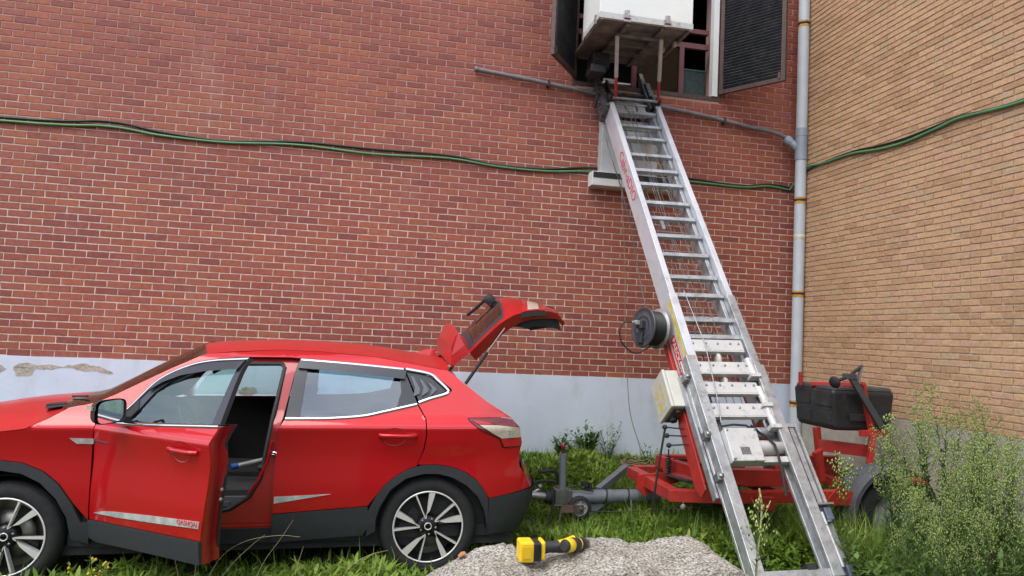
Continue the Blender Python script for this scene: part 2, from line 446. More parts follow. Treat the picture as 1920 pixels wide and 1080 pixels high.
# mesh screen standing inside the window
scr = thing('mesh_screen', (-1.22, .25, WZ0), 'dark green mesh screen leaning inside the open window', 'screen')
scm = mat('green_mesh', (.03, .055, .055), .7, var=.6, vscale=70); scf = mat('green_rail', (.06, .11, .11), .6)
b = MB(); b.box((-1.39, .235, WZ0+.0), (-1.06, .25, WZ0+.37)); b.build('mesh', scm, scr)
b = MB(); b.box((-1.405, .225, WZ0), (-1.385, .26, WZ0+.385)); b.box((-1.385, .227, WZ0+.37), (-1.05, .258, WZ0+.385)); b.build('frame', scf, scr)

# ------------------------------------------------------------------ drainpipe, waste pipe
pvc = mat('grey_pvc', (.46, .50, .54), .42, var=.07, vscale=4, dirt=(.36, .36, .34), dscale=3, dlo=.62, dhi=.9)
pvc_d = mat('grey_pvc_fitting', (.25, .29, .34), .4, var=.1, vscale=6)
rust = mat('rust_stain', (.50, .27, .06), .8, var=.4, vscale=40)
steel_d = mat('dark_steel', (.05, .045, .045), .6, .4)
PX, PY, PR = -.076, -.20, .061
dp = thing('drainpipe', (PX, PY, .3), 'tall pale grey drainpipe standing in the corner between the two brick walls', 'drainpipe')
b = MB(); b.tube([(PX, PY, .2), (PX, PY, 3.82)], PR, 20); b.build('pipe', pvc, dp)
b = MB(); b.tube([(PX, PY, 4.14), (PX, PY, 7)], PR, 20); b.build('pipe', pvc, dp)
b = MB(); b.tube([(PX, PY, 3.80), (PX, PY, 3.88)], PR+.007, 20); b.tube([(PX, PY, 3.881), (PX, PY, 4.07)], PR+.004, 20); b.tube([(PX, PY, 4.071), (PX, PY, 4.16)], PR+.007, 20)
b.tube([(PX-.01, PY+.01, 3.92), (PX-.13, PY+.09, 4.055)], .044, 16); b.tube([(PX-.09, PY+.065, 4.01), (PX-.135, PY+.094, 4.06)], .050, 16)
b.build('branch_fitting', pvc_d, dp)
for z in (5.377, 3.345, 2.296, 1.09):
    b = MB(); b.lathe((PX, PY, z), (0, 0, 1), [(PR+.0015, -.011), (PR+.0065, -.010), (PR+.0065, .010), (PR+.0015, .011)], 20)
    b.tube([(PX+PR, PY, z), (.0, PY, z)], .006, 6)
    br = b.build('bracket', steel_d, dp)
    b = MB(); b.lathe((PX, PY, z), (0, 0, 1), [(PR+.0012, -.045), (PR+.0014, -.03), (PR+.0014, .02), (PR+.0012, .028)], 20); b.build('rust_stain', rust, br)
b = MB(); b.lathe((PX, PY, 2.95), (0, 0, 1), [(PR+.001, -.05), (PR+.0025, -.045), (PR+.0025, .0), (PR+.001, .002)], 20); b.build('joint_collar', mat('weathered_pvc', (.50, .49, .40), .5, var=.2, vscale=20), dp)

wp = MB(); pts = spline([(-3.80, -.055, 4.462), (-3.1, -.055, 4.405), (-2.5, -.055, 4.35), (-1.9, -.055, 4.30), (-1.2, -.055, 4.235), (-.7, -.06, 4.17), (-.36, -.08, 4.125), (-.21, -.10, 4.075)], 6)
wp.tube(pts, .024, 10)
wp.lathe((-3.80, -.055, 4.462), (1, 0, -.08), [(.026, -.004), (.029, 0), (.029, .03), (.025, .035)], 12)
o = top(wp, 'waste_pipe', mat('old_grey_pipe', (.155, .15, .16), .5, var=.25, vscale=12), 'thin dark grey waste pipe sloping across the red wall under the window', 'pipe', loc=(-2, -.05, 4.3))
for x, z in ((-3.0, 4.397), (-.95, 4.205)):
    b = MB(); b.box((x-.012, -.085, z-.032), (x+.012, -.0, z+.032)); b.build('pipe_clip', steel_d, o)

# ------------------------------------------------------------------ cables on the walls
gr = mat('green_sheath', (.07, .21, .085), .45, var=.15, vscale=6); blk = mat('black_sheath', (.014, .014, .015), .5)
cab = [(-12, 3.46), (-8.22, 3.455), (-7.31, 3.494), (-6.83, 3.454), (-6.24, 3.443), (-5.53, 3.486), (-4.8, 3.464), (-4.03, 3.492), (-3.52, 3.454), (-2.99, 3.45), (-2.47, 3.49), (-1.9, 3.47), (-1.345, 3.485), (-.7, 3.475), (-.37, 3.515), (-.10, 3.492)]
cabr = [(-.06, 3.60), (-.2, 3.715), (-.54, 3.695), (-1.03, 3.685), (-1.42, 3.633), (-1.77, 3.615), (-2.15, 3.64), (-2.38, 3.658), (-2.7, 3.631), (-2.98, 3.615), (-4, 3.60), (-6, 3.58), (-8, 3.58)]
p = spline([(x, -.024, z) for x, z in cab], 6) + spline([(-.03, y, z) for y, z in cabr], 6)
b = MB(); b.tube(p, .0125, 8)
top(b, 'green_cable', gr, 'bright green cable clipped in long waves along both brick walls', 'cable', loc=(-4, 0, 3.4))
p = spline([(x, -.020, z+.034+.018*math.sin(x*2.3)) for x, z in cab], 6) + spline([(-.026, y, z+.022+.014*math.sin(y*2.9)+(-.06 if y > -.5 else 0)) for y, z in cabr], 6)
b = MB(); b.tube(p, .0115, 8)
top(b, 'black_cable', blk, 'black cable running just above the green cable on the brick walls', 'cable', loc=(-4, 0, 3.45))

# pale sheet metal panel on the wall behind the lift rails
gal = mat('galvanised', (.50, .53, .54), .45, .25, var=.12, vscale=5, dirt=(.22, .22, .22), dscale=4, dlo=.6, dhi=.85)
wpn = thing('wall_panel', (-2.1, -.1, 3.3), 'pale sheet metal panel on the red wall behind the lift rails', 'panel')
b = MB(); b.box((-2.40, -.13, 3.475), (-1.76, -.012, 4.06)); b.build('sheet', gal, wpn, bevel=.004)
b = MB(); b.box((-2.50, -.17, 3.32), (-1.50, -.012, 3.47)); b.build('trim', mat('off_white_metal', (.60, .62, .60), .5, var=.08, vscale=6), wpn, bevel=.004)
b = MB(); b.box((-2.49, -.173, 3.40), (-1.51, -.1715, 3.462)); b.build('vent_strip', mat('black_strip', (.02, .022, .025), .6), wpn)

# plain building added out of view only for the car paint and windows to mirror
yb = thing('added_reflection_building', (-7, -25, 0), 'unseen plain grey building added behind the camera for reflections in the car', 'building')
b = MB(); b.box((-26, -33, -.2), (10, -25, 6.2)); b.build('wall', mat('grey_render', (.22, .20, .18), .9, var=.15, vscale=.6), yb)
b = MB(); b.box((-26.4, -33.4, 6.203), (10.4, -24.6, 6.6)); b.build('roof', mat('roof_felt', (.06, .06, .065), .9, var=.2, vscale=.8), yb)
for i in range(9):
    for z in (1.0, 4.0):
        b = MB(); x = -24+4*i; b.box((x-.8, -25.06, z-.05), (x+.8, -24.99, z+1.5)); w_ = b.build('window', mat('window_frame_white', (.5, .5, .5), .5), yb)
        b = MB(); b.box((x-.72, -24.985, z+.03), (x+.72, -24.98, z+1.42)); b.build('pane', mat('dark_pane', (.02, .025, .03), .08), w_)

# ================================================================== RED CAR
TH = .0215
car = thing('parked_car', (-4.242, -1.5, -.011), 'red crossover car with its front door and tailgate standing open', 'car', rot=(0, -TH, 0))
paint = mat('red_paint', (.50, .006, .010), .42, .42, coat=1., spec=.15)
paint.node_tree.nodes['Principled BSDF'].inputs['Coat IOR'].default_value = 1.55
paint.node_tree.nodes['Principled BSDF'].inputs['Coat Roughness'].default_value = .05
dusty = mat('dusty_red_paint', (.52, .014, .016), .5, .25, coat=.8, spec=.25, var=.08, vscale=9)
dusty.node_tree.nodes['Principled BSDF'].inputs['Coat Roughness'].default_value = .24
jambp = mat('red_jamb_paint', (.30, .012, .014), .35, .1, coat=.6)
clad = mat('black_cladding', (.022, .024, .028), .55, var=.15, vscale=30, bump=.05, bscale=400)
seal = mat('rubber_seal', (.012, .012, .013), .6)
trimd = mat('dark_trim', (.018, .018, .020), .75, var=.2, vscale=20)
appl = mat('black_applique', (.03, .032, .042), .35)
chrome = mat('chrome', (.75, .77, .80), .12, 1.)
chrome_d = mat('brushed_strip', (.55, .58, .58), .35, .45, var=.25, vscale=14)
tyre_m = mat('tyre_rubber', (.014, .014, .015), .82, var=.3, vscale=30, bump=.15, bscale=90)
alloy = mat('machined_alloy', (.74, .72, .69), .35, .4)
alloy_d = mat('black_alloy', (.012, .012, .014), .35, .3)
discm = mat('brake_disc', (.30, .29, .26), .4, .9)
g_front = glass_mat('door_glass', (.66, .86, .81), gl=(.75, .90, .88), base=.09, gain=.8)
g_rear = glass_mat('rear_door_glass', (.62, .82, .86), gl=(.86, .93, 1), base=.13, gain=1.2)
g_ws = glass_mat('dusty_windscreen', (.72, .66, .60), .12, (.55, .45, .38), base=.16)
g_tail = glass_mat('tailgate_glass', (.30, .28, .26), .08, (.60, .55, .50), base=.24)
seat_m = mat('seat_cloth', (.030, .030, .033), .9, var=.3, vscale=60)
lens_r = mat('red_lens', (.42, .012, .018), .12, coat=.7)
lens_d = mat('dark_red_lens', (.13, .008, .012), .12, coat=.7)
lens_w = mat('clear_lens', (.46, .40, .32), .15, var=.12, vscale=40, coat=.7)

_LZ = [.18, .28, .36, .45, .55, .65, .75, .85, .95, 1.03]; _LY = [.855, .875, .888, .893, .897, .895, .889, .886, .892, .902]
_UZ = [1.03, 1.06, 1.09, 1.16, 1.25, 1.35, 1.45, 1.50, 1.55, 1.58]; _UY = [.902, .880, .850, .812, .766, .715, .655, .605, .50, .38]
def _cub(xs, ys, x):
    x = min(max(x, xs[0]), xs[-1])
    for i in range(len(xs)-1):
        if x <= xs[i+1]: break
    h = xs[i+1]-xs[i]; t = (x-xs[i])/h
    s = lambda j: (ys[j+1]-ys[j])/(xs[j+1]-xs[j])
    m0 = s(i) if i == 0 else .5*(s(i-1)+s(i)); m1 = s(i) if i == len(xs)-2 else .5*(s(i)+s(i+1))
    return (2*t**3-3*t*t+1)*ys[i]+(t**3-2*t*t+t)*h*m0+(-2*t**3+3*t*t)*ys[i+1]+(t**3-t*t)*h*m1
def S(x, z):
    y = _cub(_LZ, _LY, z) if z < 1.03 else _cub(_UZ, _UY, z)
    # crease softens towards the tail and the nose
    if x > .30: y -= .42*(x-.30)**2 + .9*max(0, x-.6)**2
    if x < -2.7: y -= .25*(x+2.7)**2
    # haunch over the rear wheel
    y += .012*math.exp(-((x-.05)/.35)**2-((z-.92)/.10)**2)
    return y

def tri2d(poly, step, hole=None):
    n = len(poly); P = [Vector(p) for p in poly]; E = [(i, (i+1) % n) for i in range(n)]
    # subdivide long edges
    pts = []
    for i in range(n):
        a, c = P[i], P[(i+1) % n]; k = max(1, int((c-a).length/step))
        pts += [a.lerp(c, j/k) for j in range(k)]
    nb = len(pts); E = [(i, (i+1) % nb) for i in range(nb)]; bnd = list(pts)
    def inside(q):
        c = False
        for i in range(nb):
            a, d = bnd[i], bnd[(i+1) % nb]
            if (a.y > q.y) != (d.y > q.y) and q.x < (d.x-a.x)*(q.y-a.y)/(d.y-a.y)+a.x: c = not c
        return c
    xs = [p.x for p in pts]; ys = [p.y for p in pts]
    x = min(xs)
    while x < max(xs):
        y = 1.03-math.ceil((1.03-min(ys))/step)*step
        while y < max(ys):
            q = Vector((x, y))
            if inside(q) and min((q-p).length for p in bnd) > step*.45: pts.append(q)
            y += step
        x += step
    vo, eo, fo, ov, oe, of = delaunay_2d_cdt(pts, E, [], 1, 1e-5)
    return [(v.x, v.y) for v in vo], fo, nb, [tuple(b_) for b_ in bnd]
def smooth_poly(pts, n=4):
    # closed Catmull-Rom
    k = len(pts); out = []
    for i in range(k):
        p0, p1, p2, p3 = (Vector(pts[(i+j-1) % k]) for j in range(4))
        for s in range(n):
            t = s/n
            out.append(tuple(.5*((2*p1)+(p2-p0)*t+(2*p0-5*p1+4*p2-p3)*t*t+(3*p1-p0-3*p2+p3)*t**3)))
    return out

class Panels:
    """panels lying on the body side, both sides of the car"""
    def __init__(s, xf=None): s.xf = xf
    def panel(s, name, poly, m, parent, off=0., thick=.022, step=.045, sides=(-1, 1), label=None, surf=None):
        out = []
        vs2, fs, nb, bnd = tri2d(poly, step)
        f0 = surf or (lambda x, z: S(x, z))
        for sd in sides:
            b = MB(s.xf)
            g = lambda x, z, o: (x, sd*(f0(x, z)+off+o), z)
            b.add([g(x, z, 0) for x, z in vs2], fs, True)
            if thick:
                b.add([g(x, z, 0) for x, z in bnd]+[g(x, z, -thick) for x, z in bnd], [(i, (i+1) % nb, nb+(i+1) % nb, nb+i) for i in range(nb)], False)
            o = b.build(name, m, parent)
            if label: o['label'] = label
            out.append(o)
        return out
    def strip(s, name, pts, w, m, parent, off=.004, sides=(-1, 1), r=None):
        out = []
        for sd in sides:
            b = MB(s.xf)
            P = spline([(x, z, 0) for x, z in pts], 5); n = len(P); vs = []
            for i, p in enumerate(P):
                d = (P[min(i+1, n-1)]-P[max(i-1, 0)]).normalized(); q = Vector((-d.y, d.x))
                hw = w/2*(1 if r is None else r(i/(n-1)))
                for (t, o) in ((-1, 0), (-.8, 1), (.8, 1), (1, 0)):
                    x, z = p.x+q.x*hw*t, p.y+q.y*hw*t
                    vs.append((x, sd*(S(x, z)+off*o-.002), z))
            b.add(vs, [(4*i+k, 4*i+k+1, 4*i+k+5, 4*i+k+4) for i in range(n-1) for k in range(3)], True)
            out.append(b.build(name, m, parent))
        return out
BP = Panels()

arch_r = [(-.414, .47), (-.361, .573), (-.309, .637), (-.239, .697), (-.15, .746), (-.056, .771), (.047, .773), (.133, .758), (.208, .735), (.257, .713), (.334, .657), (.373, .605), (.41, .537)]
arch_ri = [(-.362, .33), (-.362, .411), (-.34, .49), (-.272, .608), (-.167, .685), (-.047, .715), (.059, .713), (.157, .688), (.259, .630), (.337, .552), (.386, .452), (.413, .33)]
FC = -2.645
arch_f = [(FC-(x-.0)*1.02, z) for x, z in arch_r][::-1]
arch_fo = [(FC+.452, .434), (FC+.396, .552), (FC+.313, .67), (FC+.216, .753), (FC+.092, .807), (FC-.029, .824), (FC-.15, .81), (FC-.25, .765), (FC-.33, .69), (FC-.39, .60), (FC-.42, .50)]
arch_fi = [(FC+.397, .334), (FC+.369, .47), (FC+.303, .588), (FC+.205, .688), (FC+.096, .744), (FC-.026, .765), (FC-.14, .748), (FC-.23, .70), (FC-.30, .62), (FC-.36, .50), (FC-.375, .36)]

# ---- rear quarter, rear door, fenders
quarter = [(-.089, .778), (-.045, .88), (-.030, .979), (-.035, 1.085), (-.093, 1.185), (.02, 1.222), (.135, 1.262), (.150, 1.272), (.145, 1.288), (.012, 1.392), (-.19, 1.425), (-.55, 1.458), (-.915, 1.481),
           (-1.00, 1.487), (-1.10, 1.534), (-.80, 1.529), (-.415, 1.501), (-.108, 1.451), (.124, 1.412), (.155, 1.395), (.219, 1.34), (.397, 1.205), (.584, 1.087),
           (.503, 1.096), (.261, 1.093), (.256, 1.085), (.285, 1.053), (.36, 1.000), (.483, .947), (.505, .884), (.53, .881), (.650, .890), (.634, .804), (.644, .747), (.693, .679), (.722, .592), (.546, .560), (.415, .539), (.373, .609), (.334, .661), (.257, .717), (.208, .739), (.133, .762), (.047, .777), (-.056, .775)]
BP.panel('quarter_panel', quarter, paint, car, step=.022)
rdoor = [(-1.037, .463), (-.417, .503), (-.361, .577), (-.309, .641), (-.239, .701), (-.15, .750), (-.097, .765), (-.053, .88), (-.038, .979), (-.043, 1.085), (-.10, 1.178), (-.329, 1.128), (-.474, 1.100), (-.688, 1.086), (-.985, 1.080), (-1.018, 1.031), (-1.04, .69)]
rd = BP.panel('rear_door', rdoor, paint, car, step=.022)
rd = {-1: rd[0], 1: rd[1]}
for sd in (-1, 1):
    D = rd[sd]
    BP.panel('cladding', [(-1.037, .272), (-.445, .305), (-.413, .36), (-.416, .47), (-.418, .497), (-1.037, .457)], clad, D, off=.010, sides=(sd,))
    fr = BP.panel('window_frame', [(-.985, 1.086), (-.688, 1.092), (-.474, 1.106), (-.329, 1.134), (-.10, 1.187), (-.185, 1.42), (-.55, 1.452), (-.92, 1.474)], appl, D, off=-.012, thick=0, sides=(sd,), surf=None)[0] if False else None
    # frame pieces round the glass
    BP.panel('pillar_cover', [(-.985, 1.09), (-.893, 1.10), (-.868, 1.41), (-.905, 1.465), (-.925, 1.468), (-.95, 1.379)], appl, D, off=-.004, thick=.015, sides=(sd,))
    BP.panel('pillar_cover', [(-.245, 1.155), (-.10, 1.188), (-.192, 1.412), (-.225, 1.40), (-.212, 1.26)], appl, D, off=-.004, thick=.015, sides=(sd,))
    BP.panel('window_pane', [(-.893, 1.095), (-.688, 1.092), (-.474, 1.106), (-.329, 1.134), (-.235, 1.156), (-.21, 1.26), (-.222, 1.405), (-.55, 1.438), (-.868, 1.458)], g_rear, D, off=-.016, thick=0, sides=(sd,))
    BP.panel('rain_visor', [(-.93, 1.418), (-.56, 1.392), (-.19, 1.352), (-.178, 1.41), (-.563, 1.442), (-.925, 1.464)], appl, D, off=.018, thick=.016, sides=(sd,))
    BP.strip('chrome_trim', [(-.918, 1.472), (-.563, 1.449), (-.196, 1.418)], .022, chrome, D, sides=(sd,), off=.008)
    BP.strip('chrome_trim', [(-.985, 1.085), (-.83, 1.086), (-.688, 1.088), (-.474, 1.102), (-.329, 1.130), (-.10, 1.181)], .022, chrome, D, sides=(sd,), off=.008)
    BP.panel('dagger_strip', [(-1.03, .530), (-.663, .586), (-1.03, .574)], chrome_d, D, off=.005, thick=.006, sides=(sd,))
    # handle in its bowl
    def handle(x0, x1, zc, D, sd, xf=None):
        cx = (x0+x1)/2-.02
        b = MB(xf); n = 20
        ring = [(cx+.085*math.cos(2*PI*k/n), zc-.005+.062*math.sin(2*PI*k/n)) for k in range(n)]
        vs = [(cx, sd*(S(cx, zc)-.006), zc)] + [(cx+(x-cx)*.62, sd*(S(x, z)-.004), zc+(z-zc)*.62) for x, z in ring] + [(x, sd*(S(x, z)+.0015), z) for x, z in ring]
        b.add(vs, [(0, 1+k, 1+(k+1) % n) for k in range(n)] + [(1+k, 1+n+k, 1+n+(k+1) % n, 1+(k+1) % n) for k in range(n)], True)
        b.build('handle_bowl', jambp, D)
        b = MB(xf); P = [(x0, .008), (x0+.02, .026), (x0+.08, .036), (x1-.07, .036), (x1-.02, .028), (x1+.004, .008)]
        vs = []; 
        for x, o in P:
            for dz, dy in ((-.016, 0), (-.013, .011), (.010, .013), (.017, 0), (.0, -.008)):
                z = zc+dz+.004*(x1-x)/(x1-x0); vs.append((x, sd*(S(x, z)+o+dy-.004), z))
        k = 5; b.add(vs, [(k*i+j, k*i+(j+1) % k, k*i+k+(j+1) % k, k*i+k+j) for i in range(len(P)-1) for j in range(k)], True)
        b.add(vs[:k], [tuple(range(k))]); b.add(vs[-k:], [tuple(range(k))])
        b.build('door_handle', paint, D)
    handle(-.36, -.105, .972, D, sd)
    if sd == 1:
        fd = BP.panel('front_door', [(-2.135, .35), (-1.045, .30), (-1.044, .69), (-1.022, 1.031), (-.99, 1.080), (-1.95, 1.075), (-2.13, 1.05), (-2.137, .9)], paint, car, sides=(1,))[0]
        BP.panel('window_pane', [(-1.95, 1.09), (-1.0, 1.09), (-.94, 1.46), (-1.36, 1.47), (-1.58, 1.42), (-1.84, 1.24)], g_front, fd, off=-.015, thick=0, sides=(1,))

# quarter glass with its false louvres
for sd in (-1, 1):
    q = BP.panel('quarter_window', [(-.178, 1.402), (-.012, 1.372), (.10, 1.278), (.104, 1.268), (-.09, 1.205)], appl, car, off=-.010, thick=.01, sides=(sd,))[0]
    for x0, zt in ((-.115, 1.372), (-.055, 1.352), (.005, 1.328)):
        BP.panel('louvre', [(x0-.012, 1.235+.02*(x0+.1)), (x0+.032, 1.255+.2*(x0+.1)), (x0+.035, 1.285), (x0-.01, zt-.005), (x0-.03, zt), (x0+.0, 1.29)], mat('smoked_louvre', (.10, .11, .13), .3), q, off=.002, thick=.012, sides=(sd,), step=.03)
    BP.strip('chrome_trim', [(-.182, 1.420), (-.012, 1.389), (.05, 1.345), (.118, 1.282), (.124, 1.266), (.10, 1.250), (0, 1.222), (-.088, 1.192)], .024, chrome, q, sides=(sd,), off=.008)

# rear cladding, arches, bumper
for nm, out, inn in (('rear', arch_r, arch_ri), ('front', arch_fo, arch_fi)):
    if nm == 'rear': poly = [(-.42, .30), (-.416, .465)] + out + [(.415, .30)] + arch_ri[::-1]
    else: poly = [(FC+.50, .30), (FC+.502, .425)] + out + [(FC-.44, .36)] + inn[::-1]
    BP.panel('wheel_arch', poly, clad, car, off=.014, thick=.09, step=.04)
BP.panel('side_skirt', [(-2.14, .26), (-.42, .26), (-.42, .36), (-2.14, .36)], trimd, car, off=-.035, thick=.05)
# bumper wraps round the tail
def bumper(u, v, z0, z1, bul):
    # u across -1..1, v height
    z = z0+(z1(u) - z0)*v
    a = abs(u); s = math.copysign(1, u)
    if a > .62:
        t = (a-.62)/.38
        x = .74 + (.415-.74)*t; y = S(x, max(z, .3))+.008
        if t < .35: x += .0; y -= 0
    else:
        t = a/.62; xe = .74; ye = S(xe, max(z, .3))+.008
        x = xe + bul*(1-t**3); y = ye*t
    x -= .09*(1-v)**2*(1 if a < .75 else (1-a)/.25)
    return (x, s*y, z)
b = MB(); b.grid(lambda u, v: bumper(u*2-1, v, .29, lambda u_: .59 - .052*max(0, abs(u_)-.62)/.38, .11), 60, 8); b.build('rear_bumper', clad, car)
def tail_end(u, v):
    a = abs(u*2-1); s = math.copysign(1, u-.5); z = .59+.18*v
    xe = .722-.075*v; ye = S(xe, z); t = a
    return (xe+(.11-.02*v)*(1-t**3)+.005, s*ye*t, z)
b = MB(); b.grid(tail_end, 40, 6); b.build('bumper_upper', paint, car)
b = MB(); b.grid(lambda u, v: (.66-.10*v+.08*(1-abs(2*u-1)**3), (2*u-1)*.79*(1-.02*v), .772-.02*v), 30, 3); b.build('load_lip', trimd, car)
# tail lamps
for sd in (-1, 1):
    tl = BP.panel('tail_lamp', [(.259, 1.089), (.503, 1.092), (.584, 1.081), (.632, 1.03), (.655, .92), (.652, .893), (.62, .886), (.51, .887), (.487, .95), (.362, 1.003), (.287, 1.057)], lens_d, car, off=.004, thick=.03, sides=(sd,), step=.03)[0]
    BP.panel('lamp_lens', [(.30, 1.076), (.40, 1.071), (.42, 1.058), (.46, 1.048), (.625, 1.030), (.617, 1.048), (.57, 1.070), (.50, 1.080)], lens_d, tl, off=.008, thick=.006, sides=(sd,), step=.03)
    BP.panel('lamp_lens', [(.285, 1.078), (.40, 1.070), (.43, 1.050), (.33, 1.053)], lens_r, tl, off=.010, thick=.007, sides=(sd,), step=.03)
    BP.panel('clear_lens', [(.335, 1.050), (.47, 1.045), (.629, 1.028), (.646, .957), (.50, .952), (.44, .985)], lens_w, tl, off=.011, thick=.008, sides=(sd,), step=.03)
    BP.panel('lamp_lens', [(.495, .947), (.648, .952), (.653, .905), (.63, .896), (.52, .893)], lens_r, tl, off=.010, thick=.008, sides=(sd,), step=.03)
    b = MB()
    for z in (.962, .978, .994, 1.01):
        for x in (.545, .557, .569): b.box((x-.004, sd*(S(x, z)+.014)-.004, z-.006), (x+.004, sd*(S(x, z)+.014)+.004, z+.006))
    b.build('lamp_bulb', mat('lamp_glint', (.75, .74, .70), .15, .6), tl)
b = MB(); b.tube([(.62, 0, .36), (.80, 0, .36), (.94, 0, .37), (1.0, 0, .40)], .02, 8); b.lathe((1.0, 0, .42), (0, 0, 1), [(.0, -.02), (.022, -.015), (.026, .0), (.02, .018), (0, .026)], 12); b.build('tow_ball', mat('steel_grey', (.22, .22, .22), .4, .7), car)

# ---- front fender and nose
fender = [(-2.156, .43), (FC+.505, .43), (FC+.40, .556), (FC+.316, .674), (FC+.218, .757), (FC+.093, .811), (FC-.029, .828), (FC-.15, .814), (FC-.25, .769), (FC-.33, .694), (FC-.42, .60), (FC-.47, .55), (-3.25, .55), (-3.42, .62), (-3.45, .78), (-3.2, .90), (-2.9, .965), (-2.696, 1.000), (-2.548, 1.018), (-2.425, 1.085), (-2.337, 1.140), (-2.18, 1.178), (-2.078, 1.225), (-1.77, 1.395), (-1.56, 1.500), (-1.10, 1.534), (-1.0, 1.487), (-1.36, 1.484), (-1.58, 1.444), (-1.765, 1.357), (-1.855, 1.265), (-1.93, 1.170), (-2.0, 1.09), (-2.15, 1.055), (-2.158, .93)]
BP.panel('front_fender', fender, paint, car, step=.025)
BP.panel('hinge_gap_shade', [(-2.20, .30), (-2.06, .30), (-2.06, 1.04), (-2.18, 1.06)], seal, car, off=-.03, thick=0, step=.08)  # black strip inside the hinge gap, its colour standing for the gap's shade
for sd in (-1,):
    BP.panel('fender_vent', [(-2.289, .962), (-2.148, .957), (-2.148, .925), (-2.245, .927)], chrome_d, car, off=.006, thick=.008, sides=(-1, 1))
# hood: between the fender lines
hl = [(-3.45, .90), (-3.2, .93), (-2.9, .972), (-2.696, 1.004), (-2.548, 1.022), (-2.425, 1.089), (-2.34, 1.140)]
def hood(u, v):
    t = u*(len(hl)-1); i = min(int(t), len(hl)-2); k = t-i
    x = hl[i][0]*(1-k)+hl[i+1][0]*k; z = hl[i][1]*(1-k)+hl[i+1][1]*k
    ye = S(x, z); y = (2*v-1); a = abs(y)
    zc = np.interp(x, [-3.45, -3.1, -2.95, -2.78, -2.45, -2.3], [.99, 1.085, 1.112, 1.137, 1.168, 1.175])
    zz = z + (zc-z)*(1-a**2.6)
    xx = x - .10*(1-a*a)*u**3*0
    return (xx - .06*(1-a*a)*(1-u), y*ye, zz)
b = MB(); b.grid(hood, 40, 40); b.build('bonnet', dusty, car)
b = MB()
def nose(u, v):
    y = 2*u-1; a = abs(y); z = .22+.70*v
    x = -3.46-.10*math.sin(PI*min(1, v*1.1))-.02 + .30*a**4 + .06*(1-v)
    return (x-.03, y*.80, z)
b.grid(nose, 30, 14); b.build('front_bumper', clad, car)
for sd in (-1, 1):
    b = MB(); b.grid(lambda u, v: (-3.50+.28*u**1.5+.01, sd*(.50+.27*u+.012), .78+.12*v*(1-.3*u)), 10, 4); b.build('headlamp', lens_w, car)
# windscreen, cowl
def ws(u, v):
    y = 2*u-1; a = abs(y)
    A = [(-2.37, 1.137), (-2.173, 1.180), (-2.072, 1.230), (-1.765, 1.398), (-1.552, 1.503)]
    t = v*4; i = min(int(t), 3); k = t-i
    x = A[i][0]*(1-k)+A[i+1][0]*k; z = A[i][1]*(1-k)+A[i+1][1]*k
    return (x-.14*(1-a*a)*(1-.286*v), y*(S(x, z)-.004), z+(.022+.044*v)*(1-a**2.4))
b = MB(); b.grid(ws, 24, 16); b.build('windscreen', g_ws, car)
b = MB(); b.grid(lambda u, v: (-2.62+.10*(2*u-1)**2+.22*v, (2*u-1)*.70, 1.125+.035*v+.012*(1-(2*u-1)**2)), 20, 4); b.build('cowl', trimd, car)
b = MB()
pr_ = [(-2.56, -.58), (-2.50, -.60), (-2.42, -.62), (-2.36, -.55), (-2.40, -.46), (-2.50, -.42), (-2.57, -.48)]
b.prism(smooth_poly(pr_), lambda x, y, d: (x, y, 1.118+.10*(x+2.56)*.9+d*1.), .0, .022)
b.build('wiper_cowl', trimd, car)
b = MB(); b.tube([(-2.50, -.30, 1.17), (-2.40, -.45, 1.185), (-2.30, -.60, 1.20)], .008, 6); b.build('wiper', trimd, car)

# ---- roof
re = [(-1.552, 1.500), (-1.416, 1.516), (-1.10, 1.536), (-.80, 1.531), (-.415, 1.503), (-.108, 1.453), (.124, 1.414)]
def roof(u, v):
    t = u*(len(re)-1); i = min(int(t), len(re)-2); k = t-i
    x = re[i][0]*(1-k)+re[i+1][0]*k; z = re[i][1]*(1-k)+re[i+1][1]*k
    y = 2*v-1; a = abs(y)
    ye = S(x, z)-.002
    return (x + (-.10*(1-a*a)*(1-u)**2) + .03*(1-a*a)*u, y*ye, z+.066*(1-a**2.4))
b = MB(); b.grid(roof, 36, 60); b.build('roof', dusty, car)
b = MB()
b.add([(-.10, -.028, 1.515), (-.10, .028, 1.515), (.09, -.02, 1.475), (.09, .02, 1.475), (.02, -.012, 1.548), (.02, .012, 1.548), (.085, -.006, 1.557), (.085, .006, 1.557)], [(0, 1, 5, 4), (4, 5, 7, 6), (6, 7, 3, 2), (0, 4, 6, 2), (1, 3, 7, 5)], False)
b.build('roof_antenna', paint, car, bevel=.006)

# ---- front door, swung open about its hinge
PHI = math.radians(40); HX, HY = -2.138, -.872
def dxf(p):
    dx, dy = p.x-HX, p.y-HY
    return Vector((HX+dx*math.cos(PHI)+dy*math.sin(PHI), HY-dx*math.sin(PHI)+dy*math.cos(PHI), p.z))
DP = Panels(dxf)
L_ = (-1,)
fdo = DP.panel('front_door', [(-2.134, .455), (-1.08, .483), (-1.063, .65), (-1.035, .92), (-1.042, 1.03), (-1.05, 1.118), (-1.43, 1.095), (-1.88, 1.073), (-2.10, 1.060), (-2.134, 1.045), (-2.138, .93)], paint, car, step=.022, thick=.04, sides=L_)[0]
DP.panel('cladding', [(-2.134, .345), (-2.05, .325), (-1.60, .34), (-1.075, .352), (-1.08, .478), (-2.134, .45)], clad, fdo, off=.012, thick=.05, sides=L_)
